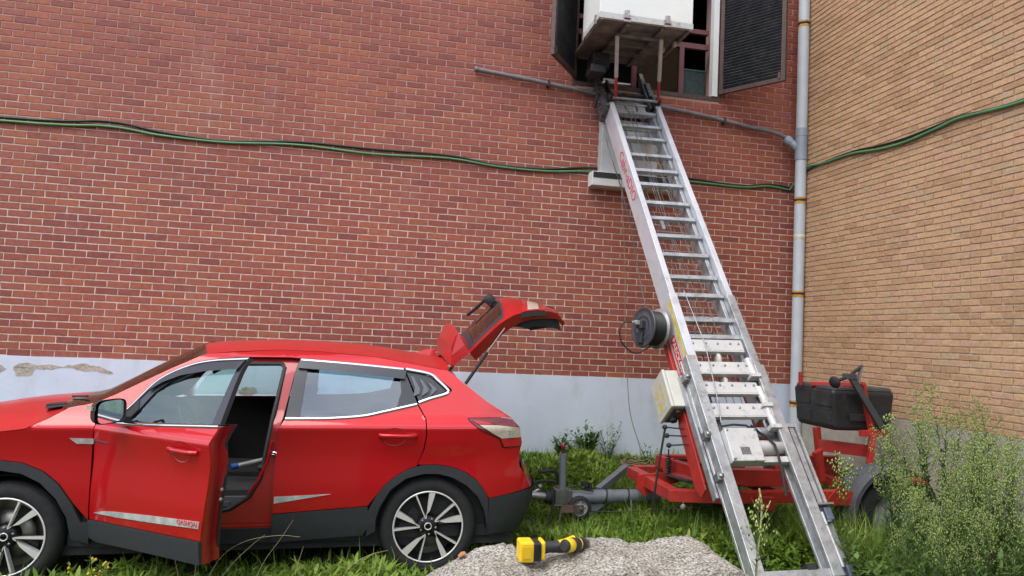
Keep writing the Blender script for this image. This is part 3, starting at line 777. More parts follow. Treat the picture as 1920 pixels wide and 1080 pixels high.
# inner door shell: red rear edge and dark lining
b = MB(dxf)
rear = [(.352, -1.076), (.483, -1.082), (.65, -1.066), (.92, -1.038), (1.03, -1.045), (1.118, -1.053)]
vs = []
for z, x in rear:
    y = -S(x, z)
    vs += [(x, y+.004, z), (x+.012, y+.055, z), (x-.006, y+.060, z), (x-.01, y+.135, z)]
b.add(vs, [(4*i+k, 4*i+k+1, 4*i+k+5, 4*i+k+4) for i in range(len(rear)-1) for k in range(3)], True)
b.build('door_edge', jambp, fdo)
DP.panel('door_lining', [(-2.10, .40), (-1.09, .40), (-1.05, .92), (-1.055, 1.12), (-1.43, 1.095), (-2.08, 1.06)], trimd, fdo, off=-.138, thick=-.02, sides=L_)
b = MB(dxf); b.tube([(x-.035, -S(x, z)+.125, z) for z, x in rear], .010, 6); b.build('door_seal', seal, fdo)
b = MB(dxf)
for z in (.70, .755): b.lathe((-1.052+.004*(z-.7), -S(-1.06, z)+.10, z), (1, 0, 0), [(0, .012), (.012, .010), (.014, 0)], 10)
b.build('door_bolt', mat('steel_grey', (.22, .22, .22), .4, .7), fdo)
# window frame
fo = [(-2.06, 1.066), (-1.985, 1.105), (-1.915, 1.162), (-1.845, 1.254), (-1.76, 1.345), (-1.575, 1.433), (-1.38, 1.478), (-1.24, 1.494), (-1.095, 1.504)]
fi = [(-1.93, 1.085), (-1.855, 1.105), (-1.82, 1.16), (-1.752, 1.268), (-1.66, 1.335), (-1.54, 1.392), (-1.36, 1.428), (-1.22, 1.446), (-1.10, 1.456)]
DP.panel('window_frame', fo + [(-1.088, 1.48)] + [(-1.095, 1.456)] + fi[::-1][1:] , appl, fdo, off=-.004, thick=.03, sides=L_, step=.03)
DP.panel('pillar_cover', [(-1.118, 1.122), (-1.05, 1.125), (-1.07, 1.32), (-1.088, 1.50), (-1.128, 1.494), (-1.122, 1.30)], appl, fdo, off=-.002, thick=.035, sides=L_)
DP.panel('mirror_sail', [(-2.05, 1.07), (-1.90, 1.085), (-1.86, 1.105), (-1.82, 1.16), (-1.86, 1.22), (-1.915, 1.160), (-1.985, 1.105)], trimd, fdo, off=.002, thick=.02, sides=L_)
DP.panel('window_pane', [(-1.87, 1.09), (-1.43, 1.10), (-1.10, 1.12), (-1.10, 1.31), (-1.11, 1.46), (-1.36, 1.435), (-1.54, 1.40), (-1.66, 1.342), (-1.755, 1.272), (-1.825, 1.165)], g_front, fdo, off=-.014, thick=0, sides=L_)
DP.panel('rain_visor', [(-1.80, 1.275), (-1.70, 1.335), (-1.56, 1.385), (-1.36, 1.420), (-1.10, 1.444), (-1.092, 1.495), (-1.38, 1.470), (-1.575, 1.425), (-1.755, 1.338)], appl, fdo, off=.020, thick=.018, sides=L_, step=.03)
DP.strip('chrome_trim', [(-2.03, 1.088), (-1.985, 1.110), (-1.915, 1.167), (-1.845, 1.259), (-1.76, 1.350), (-1.575, 1.438), (-1.38, 1.483), (-1.095, 1.507)], .020, chrome, fdo, sides=L_, off=.010)
DP.strip('chrome_trim', [(-1.98, 1.074), (-1.65, 1.085), (-1.43, 1.098), (-1.052, 1.122)], .020, chrome, fdo, sides=L_, off=.010)
es = DP.panel('emblem_strip', [(-2.082, .501), (-1.98, .525), (-1.89, .535), (-1.5, .565), (-1.090, .590), (-1.095, .551), (-1.5, .525), (-1.86, .506)], chrome_d, fdo, off=.005, thick=.006, sides=L_, step=.03)[0]
handle(-1.39, -1.135, .968, fdo, -1, dxf)
DP.strip('fender_blade', [(-2.13, .945), (-2.06, .945), (-1.99, .940)], .010, appl, fdo, sides=L_, off=.004)

def text_part(body, size, fn, m, name, parent, extrude=.0008, align='CENTER'):
    """lettering as thin raised mesh; fn maps (u, v, depth) to 3D"""
    cu = bpy.data.curves.new('lettering', 'FONT'); cu.body = body; cu.size = size; cu.align_x = align; cu.extrude = extrude; cu.resolution_u = 2
    ob = bpy.data.objects.new('lettering', cu); COL.objects.link(ob)
    dg = bpy.context.evaluated_depsgraph_get(); dg.update()
    me = bpy.data.meshes.new_from_object(ob.evaluated_get(dg))
    bpy.data.objects.remove(ob); bpy.data.curves.remove(cu)
    og = parent['_org'] if '_org' in parent else (0, 0, 0)
    for v in me.vertices:
        p = fn(v.co.x, v.co.y, v.co.z); v.co = (p[0]-og[0], p[1]-og[1], p[2]-og[2])
    me.materials.clear(); me.materials.append(m)
    o = bpy.data.objects.new(name, me); COL.objects.link(o); o.parent = parent; o['_org'] = og
    return o
redink = mat('red_ink', (.55, .03, .03), .5)
text_part('QASHQAI', .040, lambda u, v, d: dxf(Vector((-1.19+u, -(S(-1.19, .57)+.0065+d), .556+v+u*.03))), redink, 'lettering', es)
# door mirror (fixed to the door; turned with it)
mir = MB(dxf)
mc = Vector((-1.80, -1.005, 1.165))
def mshell(u, v):
    a = 2*PI*u; r = math.sin(PI*v*.5)
    sx = -.125*math.cos(PI*v*.5)
    ex = .5
    cy = math.copysign(abs(math.cos(a))**ex, math.cos(a)); cz = math.copysign(abs(math.sin(a))**ex, math.sin(a))
    return (mc.x+sx+.02*cy*r, mc.y+.088*cy*r, mc.z+.074*cz*r+.008*cy*r)
mir.grid(mshell, 28, 8)
mo = mir.build('door_mirror', trimd, fdo)
b = MB(dxf)
def mcap(u, v):
    p = mshell(.48+.54*u*0+ (.25+.5*u)*0 + (.30+.42*u), .0+.72*v); q = Vector(p)-mc
    return tuple(mc+q*1.03+Vector((-.004, 0, 0)))
b.grid(mcap, 14, 6); b.build('mirror_cap', paint, mo)
b = MB(dxf); n = 28
vs = [(mc.x+.004+.02*Vector(mshell(k/n, 1)).y*0, Vector(mshell(k/n, 1)).y*.92+mc.y*.08, Vector(mshell(k/n, 1)).z*.90+mc.z*.10) for k in range(n)]
b.add(vs, [tuple(range(n))], False); b.build('mirror_glass', mat('mirror_glass', (.85, .88, .9), .03, 1.), mo)
b = MB(dxf); b.beam((-1.83, -.955, 1.110), (-1.86, -.855, 1.100), .06, .035); b.build('mirror_arm', trimd, mo)
b = MB(dxf); b.box((mc.x-.10, mc.y-.070, mc.z-.012+.02), (mc.x-.04, mc.y-.096, mc.z+.012+.02)); b.build('indicator_lens', lens_w, mo)

# ---- door opening: pillar, sill, seals
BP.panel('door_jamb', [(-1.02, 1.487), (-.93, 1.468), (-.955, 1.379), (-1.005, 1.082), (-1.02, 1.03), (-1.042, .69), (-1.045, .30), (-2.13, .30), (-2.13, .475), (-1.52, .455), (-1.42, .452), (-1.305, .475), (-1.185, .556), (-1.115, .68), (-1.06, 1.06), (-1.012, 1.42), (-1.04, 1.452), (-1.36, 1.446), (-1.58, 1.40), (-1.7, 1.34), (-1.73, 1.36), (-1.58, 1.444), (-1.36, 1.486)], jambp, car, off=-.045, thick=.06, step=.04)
for sd in (-1, 1):
    b = MB(); b.tube([(x, sd*(S(x, z)-.055), z) for x, z in [(-2.1, .49), (-1.8, .475), (-1.52, .468), (-1.42, .465), (-1.315, .487), (-1.198, .565), (-1.128, .685), (-1.073, 1.06), (-1.025, 1.41), (-1.055, 1.44), (-1.36, 1.434), (-1.58, 1.39), (-1.76, 1.29)]], .016, 8); b.build('door_seal', seal, car)
b = MB(); b.box((-1.66, -.862, .462), (-1.40, -.80, .474)); b.build('kick_plate', chrome_d, car)
b = MB(); b.box((-2.1, -.848, .372), (-1.05, -.8447, .380)); b.box((-2.1, -.849, .40), (-1.05, -.8457, .404)); b.build('sill_rib', paint, car)
b = MB(); b.tube([(-1.062, -.852, .86), (-1.03, -.875, .86), (-1.03, -.875, .845), (-1.062, -.852, .845)], .006, 6); b.build('door_striker', chrome, car)
b = MB(); b.tube([(-1.065, -.853, .93), (-1.09, -.853, .80), (-1.14, -.853, .68), (-1.20, -.853, .59)], .009, 6); b.build('jamb_rib', paint, car)
b = MB(); b.lathe((-1.13, -.846, .755), (0, -1, 0), [(.022, 0), (.02, .006), (0, .007)], 12); b.build('jamb_plug', seal, car)

# ---- interior
b = MB(); b.box((-2.3, -.80, .26), (.60, .80, .34)); b.build('floor_pan', trimd, car)
for sd in (-1, 1):
    BP.panel('inner_lining', [(-1.02, .34), (.60, .34), (.60, .78), (.56, 1.05), (.15, 1.24), (-.08, 1.19), (-.3, 1.12), (-.5, 1.09), (-1.0, 1.07)], trimd, car, off=-.10, thick=-.01, sides=(sd,), step=.12)
BP.panel('inner_lining', [(-2.13, .34), (-1.03, .34), (-1.0, 1.07), (-2.0, 1.06)], trimd, car, off=-.10, thick=-.01, sides=(1,), step=.12)
b = MB(); b.grid(lambda u, v: (lambda p: (p[0], p[1]*.97, p[2]-.035))(roof(.03+.94*u, .03+.94*v)), 12, 12); b.build('headliner', mat('grey_headliner', (.32, .32, .31), .95), car)
b = MB(); b.prism([(-2.30, .55), (-1.80, .55), (-1.76, .72), (-1.80, .98), (-1.92, 1.06), (-2.34, 1.11)], lambda u, v, d: (u, d, v), -.70, .76); b.build('dashboard', trimd, car, bevel=.03)
b = MB(); b.box((-1.85, -.11, .34), (-1.0, .11, .62)); b.build('centre_console', trimd, car, bevel=.03)
sw = MB(); c = Vector((-1.68, -.37, .97)); ax = Vector((.9, 0, .42)).normalized(); x_ = Vector((0, 1, 0)); y_ = ax.cross(x_)
sw.tube([c+(x_*math.cos(t)+y_*math.sin(t))*.185 for t in np.linspace(0, 2*PI, 33)], .015, 8, False)
for t in (0, PI, -PI/2): sw.tube([c, c+(x_*math.cos(t)+y_*math.sin(t))*.18-ax*.0], .016, 6)
sw.lathe(c, ax, [(0, .02), (.06, .012), (.065, -.02), (.03, -.16)], 14)
sw.build('steering_wheel', mat('wheel_leather', (.022, .018, .016), .5), car)
def seat(x, y, wide, name='seat'):
    w = wide/2
    b = MB(); b.grid(lambda u, v: (x-.50+.52*u, y+(2*v-1)*w*(.97-.06*(2*v-1)**4), .50+.10*(1-abs(2*v-1)**6)*(.9+.1*math.sin(PI*u))-.03*u+.02*(abs(2*v-1) > .8)), 8, 12)
    b.box((x-.49, y-w*.92, .36), (x+.02, y+w*.92, .56)); s = b.build(name, seat_m, car)
    b = MB()
    def bk(u, v):
        a = 2*PI*u; r = .5+.5*0
        ww = w*(.95-.18*v*v); th = .085*(1-.25*v)
        cy = math.copysign(abs(math.cos(a))**.6, math.cos(a)); cx = math.copysign(abs(math.sin(a))**.6, math.sin(a))
        return (x+.02+.20*v+cx*th, y+cy*ww, .52+.66*v)
    b.grid(bk, 20, 8); n = 20
    b.add([bk(k/n, 1) for k in range(n)], [tuple(range(n))], True)
    b.build('seat_back', seat_m, s)
    b = MB()
    def hr(u, v):
        a = 2*PI*u; f = math.sin(PI*(.12+.76*v))**.5
        return (x+.215+.02*v+.05*math.sin(a)*f, y+math.copysign(abs(math.cos(a))**.7, math.cos(a))*.135*f, 1.19+.20*v)
    b.grid(hr, 16, 7); b.add([hr(k/16, 1) for k in range(16)], [tuple(range(16))], True); b.build('headrest', seat_m, s)
    b = MB(); b.tube([(x+.20, y-.05, 1.15), (x+.215, y-.05, 1.22)], .007, 6); b.tube([(x+.20, y+.05, 1.15), (x+.215, y+.05, 1.22)], .007, 6); b.build('headrest_post', chrome, s)
seat(-1.14, -.37, .50); seat(-1.14, .37, .50)
b = MB(); b.prism([(-.62, .40), (-.10, .40), (-.02, .50), (.06, 1.10), (-.02, 1.12), (-.14, .58), (-.62, .56)], lambda u, v, d: (u, d, v), -.62, .62); rb = b.build('rear_bench', seat_m, car, bevel=.03)
for y in (-.40, .40):
    b = MB(); b.box((-.02, y-.13, 1.10), (.07, y+.13, 1.27)); b.build('headrest', seat_m, rb, bevel=.03)
b = MB(); b.box((-1.62, -.64, .46), (-1.10, -.60, .52)); b.beam((-1.60, -.645, .49), (-1.35, -.645, .475), .02, .035); b.build('seat_rail', mat('grey_plastic', (.10, .10, .105), .5), car)
b = MB(); b.box((-1.28, -.655, .45), (-1.19, -.62, .485)); b.build('seat_lever', mat('pale_plastic', (.4, .4, .4), .5), car, bevel=.006)
# side mirror on the far side
b = MB(); b.lathe((-1.99, 1.00, 1.14), (1, 0, 0), [(0, -.12), (.07, -.09), (.10, 0), (.09, .01), (0, .012)], 16); b.build('door_mirror', paint, car)
b = MB(); b.box((-1.70, -.11, 1.36), (-1.68, .11, 1.42)); b.build('rear_view_mirror', trimd, car, bevel=.01)

# ---- tailgate, raised
TC = [(.135, 1.50), (.13, 1.65), (.185, 1.765), (.225, 1.70), (.30, 1.66), (.42, 1.80), (.547, 1.945), (.60, 1.985), (.659, 2.0), (.76, 1.988), (.848, 1.965), (.96, 1.934), (1.05, 1.898), (1.065, 1.868), (1.02, 1.82)]
TE = [(.16, 1.432), (.155, 1.58), (.195, 1.710), (.255, 1.60), (.295, 1.540), (.40, 1.655), (.512, 1.765), (.56, 1.800), (.622, 1.838), (.70, 1.860), (.796, 1.872), (.89, 1.872), (.965, 1.856), (.975, 1.838), (.95, 1.795)]
TW = [.58, .58, .54, .56, .56, .585, .605, .615, .625, .63, .63, .62, .60, .59, .56]
def tg(s, y, off=0.):
    # s along the profile, y across -1..1, off = outward
    i = min(int(s), len(TC)-2); k = s-i; a = abs(y)
    f = a**2.4
    def at_(i):
        c, e = TC[i], TE[i]; return (c[0]+(e[0]-c[0])*f, c[1]+(e[1]-c[1])*f, TW[i])
    p, q = at_(i), at_(i+1)
    x, z, w = (p[j]*(1-k)+q[j]*k for j in range(3))
    d = Vector((q[0]-p[0], q[1]-p[1])).normalized()
    return (x-d.y*off, y*w, z+d.x*off)
def tgrid(b, s0, s1, y0, y1, ns, ny, off=0.):
    b.grid(lambda u, v: tg(s0+(s1-s0)*u, y0+(y1-y0)*v, off), ns, ny)
gate = MB(); tgrid(gate, 6.6, 13.9, -1, 1, 40, 40)
for y0, y1 in ((-1, -.93), (.93, 1)): tgrid(gate, 4.0, 6.6, y0, y1, 20, 4)
gate = gate.build('tailgate', paint, car)
b = MB(); tgrid(b, 4.0, 6.6, -.93, .93, 20, 30, -.004); b.build('tailgate_glass', g_tail, gate)
b = MB(); tgrid(b, 4.0, 4.28, -.93, .93, 3, 24, .0005); tgrid(b, 6.3, 6.6, -.93, .93, 3, 24, .0005)
for y0, y1 in ((-.93, -.84), (.84, .93)): tgrid(b, 4.28, 6.3, y0, y1, 14, 3, .0005)
b.build('glass_border', appl, gate)
sp = MB(); tgrid(sp, 0, 4.0, -1, 1, 28, 40)
for y in (-1, 1):
    pts = [tg(s, y) for s in np.linspace(0, 4, 21)]; sp.add(pts, [tuple(range(21))], False)
sp.build('spoiler', dusty, gate)
for y in (-1, 1):     # red return flange along the sides of the gate
    b = MB(); b.grid(lambda u, v: (lambda p: (p[0]+.055*v, p[1]-math.copysign(.03*v, y), p[2]-.055*v))(tg(4+9.5*u, y)), 30, 2)
    b.build('gate_flange', jambp, gate)
b = MB()
def lin(u, v):
    p = tg(7.2+6.4*u, (2*v-1)*.93); s = min(1, 5*u)*min(1, 4*(1-u)+.4)
    return (p[0]+.02, p[1]*.97, p[2]-.055-.075*s)
b.grid(lin, 16, 16)
n_ = 16
for v in (0, 1):
    b.grid(lambda u, w_: (lambda p, q: tuple(Vector(p).lerp(Vector(q), w_)))(lin(u, v), tg(7.2+6.4*u, (2*v-1)*.95, -.01)), 16, 1)
b.grid(lambda v, w_: (lambda p, q: tuple(Vector(p).lerp(Vector(q), w_)))(lin(1, v), tg(13.6, (2*v-1)*.95, -.01)), 16, 1)
b.build('gate_lining', trimd, gate)
for sd in (-1, 1):
    lo, hi = sorted((sd*.52, sd*1.0))
    b = MB(); tgrid(b, 8.7, 10.6, lo, hi, 8, 10, .006); gl_ = b.build('tail_lamp', lens_r, gate)
    b = MB(); tgrid(b, 9.2, 10.1, *sorted((sd*.60, sd*.97)), 4, 8, .009); b.build('clear_lens', lens_w, gl_)
    b = MB(); b.grid(lambda u, v: (lambda p: (p[0]+.0, p[1]-sd*.002, p[2]-.035*v))(tg(8.6+2.2*u, sd*1.004, .0)), 8, 2); b.build('lamp_shade', trimd, gl_)
b = MB(); tgrid(b, 11.3, 12.0, -.35, .35, 4, 14, .012); b.build('number_plate_trim', chrome_d, gate)
b = MB(); tgrid(b, 11.0, 11.25, .52, .85, 3, 8, .005); b.build('badge', chrome_d, gate)
b = MB(); c = Vector(tg(6.1, .05, .02)); b.lathe(c, (-.7, 0, .7), [(.04, -.02), (.045, .02), (.03, .05), (0, .058)], 14); b.tube([c+Vector((-.02, 0, .03)), c+Vector((-.10, .12, -.06)), c+Vector((-.16, .22, -.12))], .014, 6); b.build('rear_wiper', trimd, gate)
for sd in (-1, 1):
    b = MB(); b.tube([(.262, sd*.63, 1.315), (.42, sd*.625, 1.552)], .0125, 10); st = b.build('gas_strut', trimd, car)
    b = MB(); b.tube([(.41, sd*.625, 1.537), (.55, sd*.615, 1.735)], .006, 8); b.build('strut_rod', mat('steel_grey', (.22, .22, .22), .4, .7), st)
    b = MB(); b.tube([(.145, sd*.56, 1.40), (.18, sd*.585, 1.36), (.235, sd*.60, 1.29)], .018, 8); b.build('gate_hinge', trimd, car)
b = MB(); b.grid(lambda u, v: (.10+.48*u, (2*v-1)*.60, 1.06-.02*u), 4, 4); b.build('parcel_shelf', trimd, car)

# ---- wheels
def wheel(x, side, rot0):
    zc = .345; R = .338; yf = side*(S(x, .7)-.018)            # outer face
    O = lambda r, a, o: (x+r*math.cos(a), yf-side*o, zc+r*math.sin(a))
    b = MB(); b.lathe((x, yf, zc), (0, -side, 0), [(.243, .012), (.262, .000), (.295, .002), (.320, .014), (.334, .035), (R, .06), (R, .16), (.334, .19), (.31, .21), (.24, .215), (.23, .12)], 64)
    for k in range(72):           # tread blocks
        a = 2*PI*k/72
        b.add([O(R+.001, a, .05), O(R+.001, a+.055, .05), O(R+.001, a+.055, .17), O(R+.001, a, .17), O(R-.006, a, .048), O(R-.006, a+.055, .048), O(R-.006, a+.055, .172), O(R-.006, a, .172)], [(0, 1, 2, 3), (0, 1, 5, 4), (2, 3, 7, 6), (1, 2, 6, 5), (3, 0, 4, 7)], False)
    w = b.build('wheel', tyre_m, car)
    b = MB(); b.lathe((x, yf, zc), (0, -side, 0), [(.246, .006), (.243, .004), (.236, .006), (.233, .03), (.222, .11), (.215, .13)], 64); b.build('rim', alloy_d, w)
    b = MB(); b.lathe((x, yf, zc), (0, -side, 0), [(.2455, .0062), (.243, .002), (.236, .002), (.2335, .0062)], 64); b.build('rim_lip', alloy, w)
    b = MB(); b.lathe((x, yf, zc), (0, -side, 0), [(.06, .085), (.155, .085), (.155, .10), (.06, .10)], 40); b.lathe((x, yf, zc), (0, -side, 0), [(.24, .14), (0, .14)], 24)
    b.cur = 1; b.add([O(.09, 2.2, .075), O(.165, 2.2, .075), O(.165, 3.0, .075), O(.09, 3.0, .075), O(.165, 2.6, .06)], [(0, 1, 4), (4, 2, 3), (0, 4, 3)], False)
    b.build('brake_disc', [discm, trimd], w)
    b = MB(); b.lathe((x, yf, zc), (0, -side, 0), [(0, .018), (.06, .02), (.075, .035), (.08, .08)], 30); b.build('hub', alloy_d, w)
    b = MB(); b.lathe((x, yf, zc), (0, -side, 0), [(.019, .0165), (.0245, .013), (.0265, .0165)], 24); b.box((x-.022, yf+side*-.0165-.001, zc-.004), (x+.022, yf-side*.0145+.001, zc+.004)); b.build('hub_badge', alloy, w)
    for k in range(5):
        a0 = rot0+2*PI*k/5
        # wide spoke and thin spoke of a pair meeting in a V at the hub
        def poly3(pts, nm, mm, o0, o1):
            b = MB(); n = len(pts)
            b.add([O(r, a0+a, o0) for r, a in pts]+[O(r*1.0, a0+a*1.0, o1) for r, a in pts], [tuple(range(n))]+[(i, (i+1) % n, n+(i+1) % n, n+i) for i in range(n)], False)
            b.build(nm, mm, w)
        poly3([(.237, .02), (.237, .20), (.17, .235), (.10, .30), (.062, .42), (.055, .55), (.078, .42), (.115, .12), (.17, .055)], 'spoke', alloy, .0035, .045)
        poly3([(.237, .575), (.237, .625), (.060, .60), (.055, .50)], 'spoke', alloy, .0035, .045)
        poly3([(.20, .20), (.20, .58), (.062, .56), (.062, .42)], 'spoke_recess', alloy_d, .055, .07)
        b = MB(); b.lathe(O(.055, a0+.98, .018), (0, -side, 0), [(0, -.004), (.008, -.003), (.009, .01)], 8); b.build('wheel_nut', mat('steel_grey', (.22, .22, .22), .4, .7), w)
    return w
wheel(0, -1, math.radians(78)); wheel(FC, -1, math.radians(35)); wheel(0, 1, 0); wheel(FC, 1, 0)
# wheel wells: dark liners
for xc in (0, FC):
    for sd in (-1, 1):
        b = MB(); b.grid(lambda u, v: (xc+.395*math.cos(PI*u), sd*(.86-.32*v), .34+.385*math.sin(PI*u)), 16, 2)
        b.add([(xc+.395*math.cos(PI*k/16), sd*.54, .34+.385*math.sin(PI*k/16)) for k in range(17)], [tuple(range(17))], False)
        b.build('wheel_liner', trimd, car)
b = MB(); b.box((-3.3, -.78, .20), (.62, .78, .262)); b.build('underbody', trimd, car)

# things lying on the driver's seat
tool = thing('torch', (-5.55, -1.87, .60), 'silver tube with a blue cap lying on the front seat of the car', 'torch')
b = MB(); b.tube([(-5.60, -1.92, .655), (-5.38, -1.82, .695)], .017, 10); b.build('barrel', chrome_d, tool)
b = MB(); b.tube([(-5.645, -1.94, .648), (-5.60, -1.92, .655)], .022, 10); b.build('cap', mat('blue_plastic', (.02, .09, .35), .4), tool)

# ================================================================== FURNITURE LIFT ON ITS TRAILER
LP0 = Vector((-2.24, -3.25, .232)); LD = Vector((-.05, 1, 1.35)).normalized()
LA = (Vector((1, 0, 0))-LD*LD.x).normalized(); LN = LA.cross(LD)
def lw(s, t, n): return LP0+LD*s+LA*t+LN*n
LX = lambda p: lw(p.x, p.y, p.z)                       # (along, across, out) -> world
lift = thing('ladder_lift', (-1.6, -1.7, 0), 'grey aluminium ladder lift raised to the window from a red trailer', 'lift')
alu = mat('weathered_aluminium', (.40, .42, .44), .42, .55, var=.2, vscale=7, dirt=(.13, .13, .13), dscale=9, dlo=.5, dhi=.78)
alu_b = mat('bright_aluminium', (.46, .48, .50), .38, .55, var=.2, vscale=9, dirt=(.17, .17, .165), dscale=14, dlo=.50, dhi=.78)
alu_w = mat('white_rail_paint', (.54, .55, .59), .42, .15, var=.08, vscale=4, dirt=(.26, .26, .27), dscale=7, dlo=.54, dhi=.85)
alu_d = mat('grimy_metal', (.115, .115, .115), .55, .35, var=.5, vscale=14, dirt=(.03, .03, .03), dscale=20, dlo=.45, dhi=.65)
plate_m = mat('white_plate', (.52, .52, .51), .5, .1, var=.1, vscale=8, dirt=(.19, .18, .16), dscale=16, dlo=.53, dhi=.78)
steel = mat('galvanised_steel', (.30, .31, .32), .42, .7, var=.2, vscale=20)
liftred = mat('lift_red_paint', (.40, .024, .018), .48, var=.15, vscale=6, coat=.15, dirt=(.13, .035, .025), dscale=11, dlo=.50, dhi=.78)
towgrey = mat('tow_grey_paint', (.15, .17, .19), .45, .15, var=.15, vscale=12, dirt=(.07, .065, .06), dscale=12, dlo=.58, dhi=.85)
rubber = mat('black_rubber', (.016, .016, .017), .75, var=.3, vscale=30)
boxw = mat('dirty_white_box', (.50, .49, .43), .5, var=.08, vscale=6, dirt=(.28, .25, .18), dscale=9, dlo=.6, dhi=.85)
yellow = mat('yellow_tape', (.62, .50, .05), .55, var=.25, vscale=16, dirt=(.55, .55, .52), dscale=18, dlo=.5, dhi=.6)
redlab = mat('red_label', (.55, .035, .025), .5)
bluep = mat('blue_grey_plastic', (.085, .10, .15), .5, var=.2, vscale=20)

def lbox(b, s0, s1, t0, t1, n0, n1): return b.box((s0, t0, n0), (s1, t1, n1))
def LB(): return MB(LX)
WID = .565
# --- rails: base section, middle section, top section
for t0, sg in ((0., 1), (WID, -1)):
    def rail(name, s0, s1, segs, m):
        b = LB()
        for (ta, tb, na, nb) in segs:
            a, c = t0+sg*ta, t0+sg*tb
            lbox(b, s0, s1, min(a, c), max(a, c), na, nb)
        return b.build(name, m, lift, bevel=.003)
    rb_ = rail('base_rail', 0, 1.70 if sg > 0 else 1.62, [(-.035, .045, -.022, .004), (-.033, .0, -.10, -.022), (.0, .028, -.062, -.022), (-.035, .045, -.125, -.10)], alu_b)
    rm = rail('middle_rail', 1.55, 2.32, [(-.01, .050, -.235, -.018), (-.014, .056, -.016, .0)], alu_w if sg > 0 else alu)
    rt = rail('top_rail', 2.25, 4.93, [(.0, .040, -.225, -.03), (-.004, .048, -.028, -.003)], alu_w)
    ri = rail('inner_rail', 1.2, 4.9, [(.052, .085, -.20, -.075)], alu)
    if sg > 0: left_mid, left_top = rm, rt
# lettering down the outer face of the left rails; reads from top to bottom
text_part('Cabr-aDIO', .148, lambda u, v, d: lw(4.22-u, -.0012-d, -.155+v), redink, 'lettering', left_top, align='LEFT')
b = LB(); lbox(b, 1.60, 2.28, -.0125, -.0105, -.075, -.028); b.build('yellow_stripe', yellow, left_mid)
b = LB(); lbox(b, 1.60, 1.98, -.0128, -.0105, -.20, -.115); lab = b.build('red_label', redlab, left_mid)
text_part('PAECKER', .075, lambda u, v, d: lw(1.965-u, -.0130-d, -.182+v), whitep, 'lettering', lab, align='LEFT')
for s, n_ in ((1.53, -.06), (1.02, -.02), (.70, -.02)):
    b = LB(); lbox(b, s-.025, s+.025, -.075, -.036, n_-.05, n_+.02); b.lathe((s, -.05, n_+.02), (0, 0, 1), [(.018, 0), (.018, .018), (0, .02)], 8); b.build('rail_clamp', steel, lift)
# --- rungs
RS = [4.84, 4.615, 4.41, 4.15, 3.92, 3.72, 3.465, 3.26, 3.038, 2.81, 2.55, 2.35, 2.09, 1.92]
for i, s in enumerate(RS):
    b = LB(); lbox(b, s-.021, s+.021, .050, WID-.050, -.090, -.050); b.build('rung', alu_b, lift, bevel=.003)
    if i < 13:
        b = LB(); lbox(b, s+(.075 if i % 2 else .09), s+(.108 if i % 2 else .123), .05, WID-.05, -.19, -.165); b.build('rung', alu_b, lift, bevel=.003)
for s0, s1 in ((1.752, 1.855), (1.545, 1.645), (1.366, 1.460), (1.172, 1.274)):
    b = LB(); lbox(b, s0, s1, .012, .485, -.03, -.004); lbox(b, s0-.012, s0, .012, .485, -.05, -.004)
    p = b.build('cross_plate', plate_m, lift, bevel=.003)
    bb = LB()
    for t in (.06, .17, .27, .38, .45): bb.lathe((s0+.065, t, -.005), (0, 0, 1), [(.010, 0), (.010, .005), (0, .006)], 8)
    o = bb.build('bolt', steel, p); o['kind'] = 'stuff'
b = LB(); b.lathe((1.70, .26, -.075), (0, 1, 0), [(0, -.012), (.065, -.012), (.065, .012), (0, .012)], 24); b.build('pulley_wheel', boxw, lift)
b = LB(); b.lathe((1.50, .26, -.085), (0, 1, 0), [(0, -.012), (.055, -.012), (.055, .012), (0, .012)], 24); b.build('pulley_wheel', boxw, lift)
for t, s0 in ((.47, 1.56), (.475, 1.30), (.48, 1.12)):
    b = LB(); b.tube([(s0+.12, t+.02, -.02), (s0-.03, t+.025, -.01)], .028, 10); lbox(b, s0-.06, s0-.03, t-.02, t+.065, -.05, .02); b.build('slide_roller', plate_m, lift)
# --- hoisting wires, running up inside the ladder
r = random.Random(3); wirem = mat('greasy_wire', (.14, .13, .125), .6, .4, var=.4, vscale=20)
for i in range(13):
    t0 = .10+.34*i/12+r.uniform(-.01, .01); t1 = .11+.30*i/12+r.uniform(-.03, .03); n0, n1 = r.uniform(-.16, -.05), r.uniform(-.17, -.03)
    s0, s1 = r.choice([1.2, 1.5, 1.9]), r.choice([4.5, 4.85, 4.9])
    b = LB(); b.tube([(s0, t0, n0), ((s0+s1)/2, (t0+t1)/2+r.uniform(-.015, .015), (n0+n1)/2), (s1, t1, n1)], .0028, 5, False); b.build('hoist_wire', wirem, lift)
b = LB(); b.tube([(2.35, .13, .0), (1.8, .16, .002), (1.3, .11, .004), (1.10, .075, .01)], .0045, 6, False); b.build('hoist_wire', steel, lift)
b = LB(); lbox(b, 3.08, 3.18, .13, .16, -.04, -.01); b.build('wire_clamp', steel, lift)
b = LB(); lbox(b, 2.00, 2.07, .08, .38, -.27, -.25); lbox(b, 2.075, 2.10, .05, .42, -.275, -.24); b.build('vented_brace', mat('black_strip', (.02, .022, .025), .6), lift)
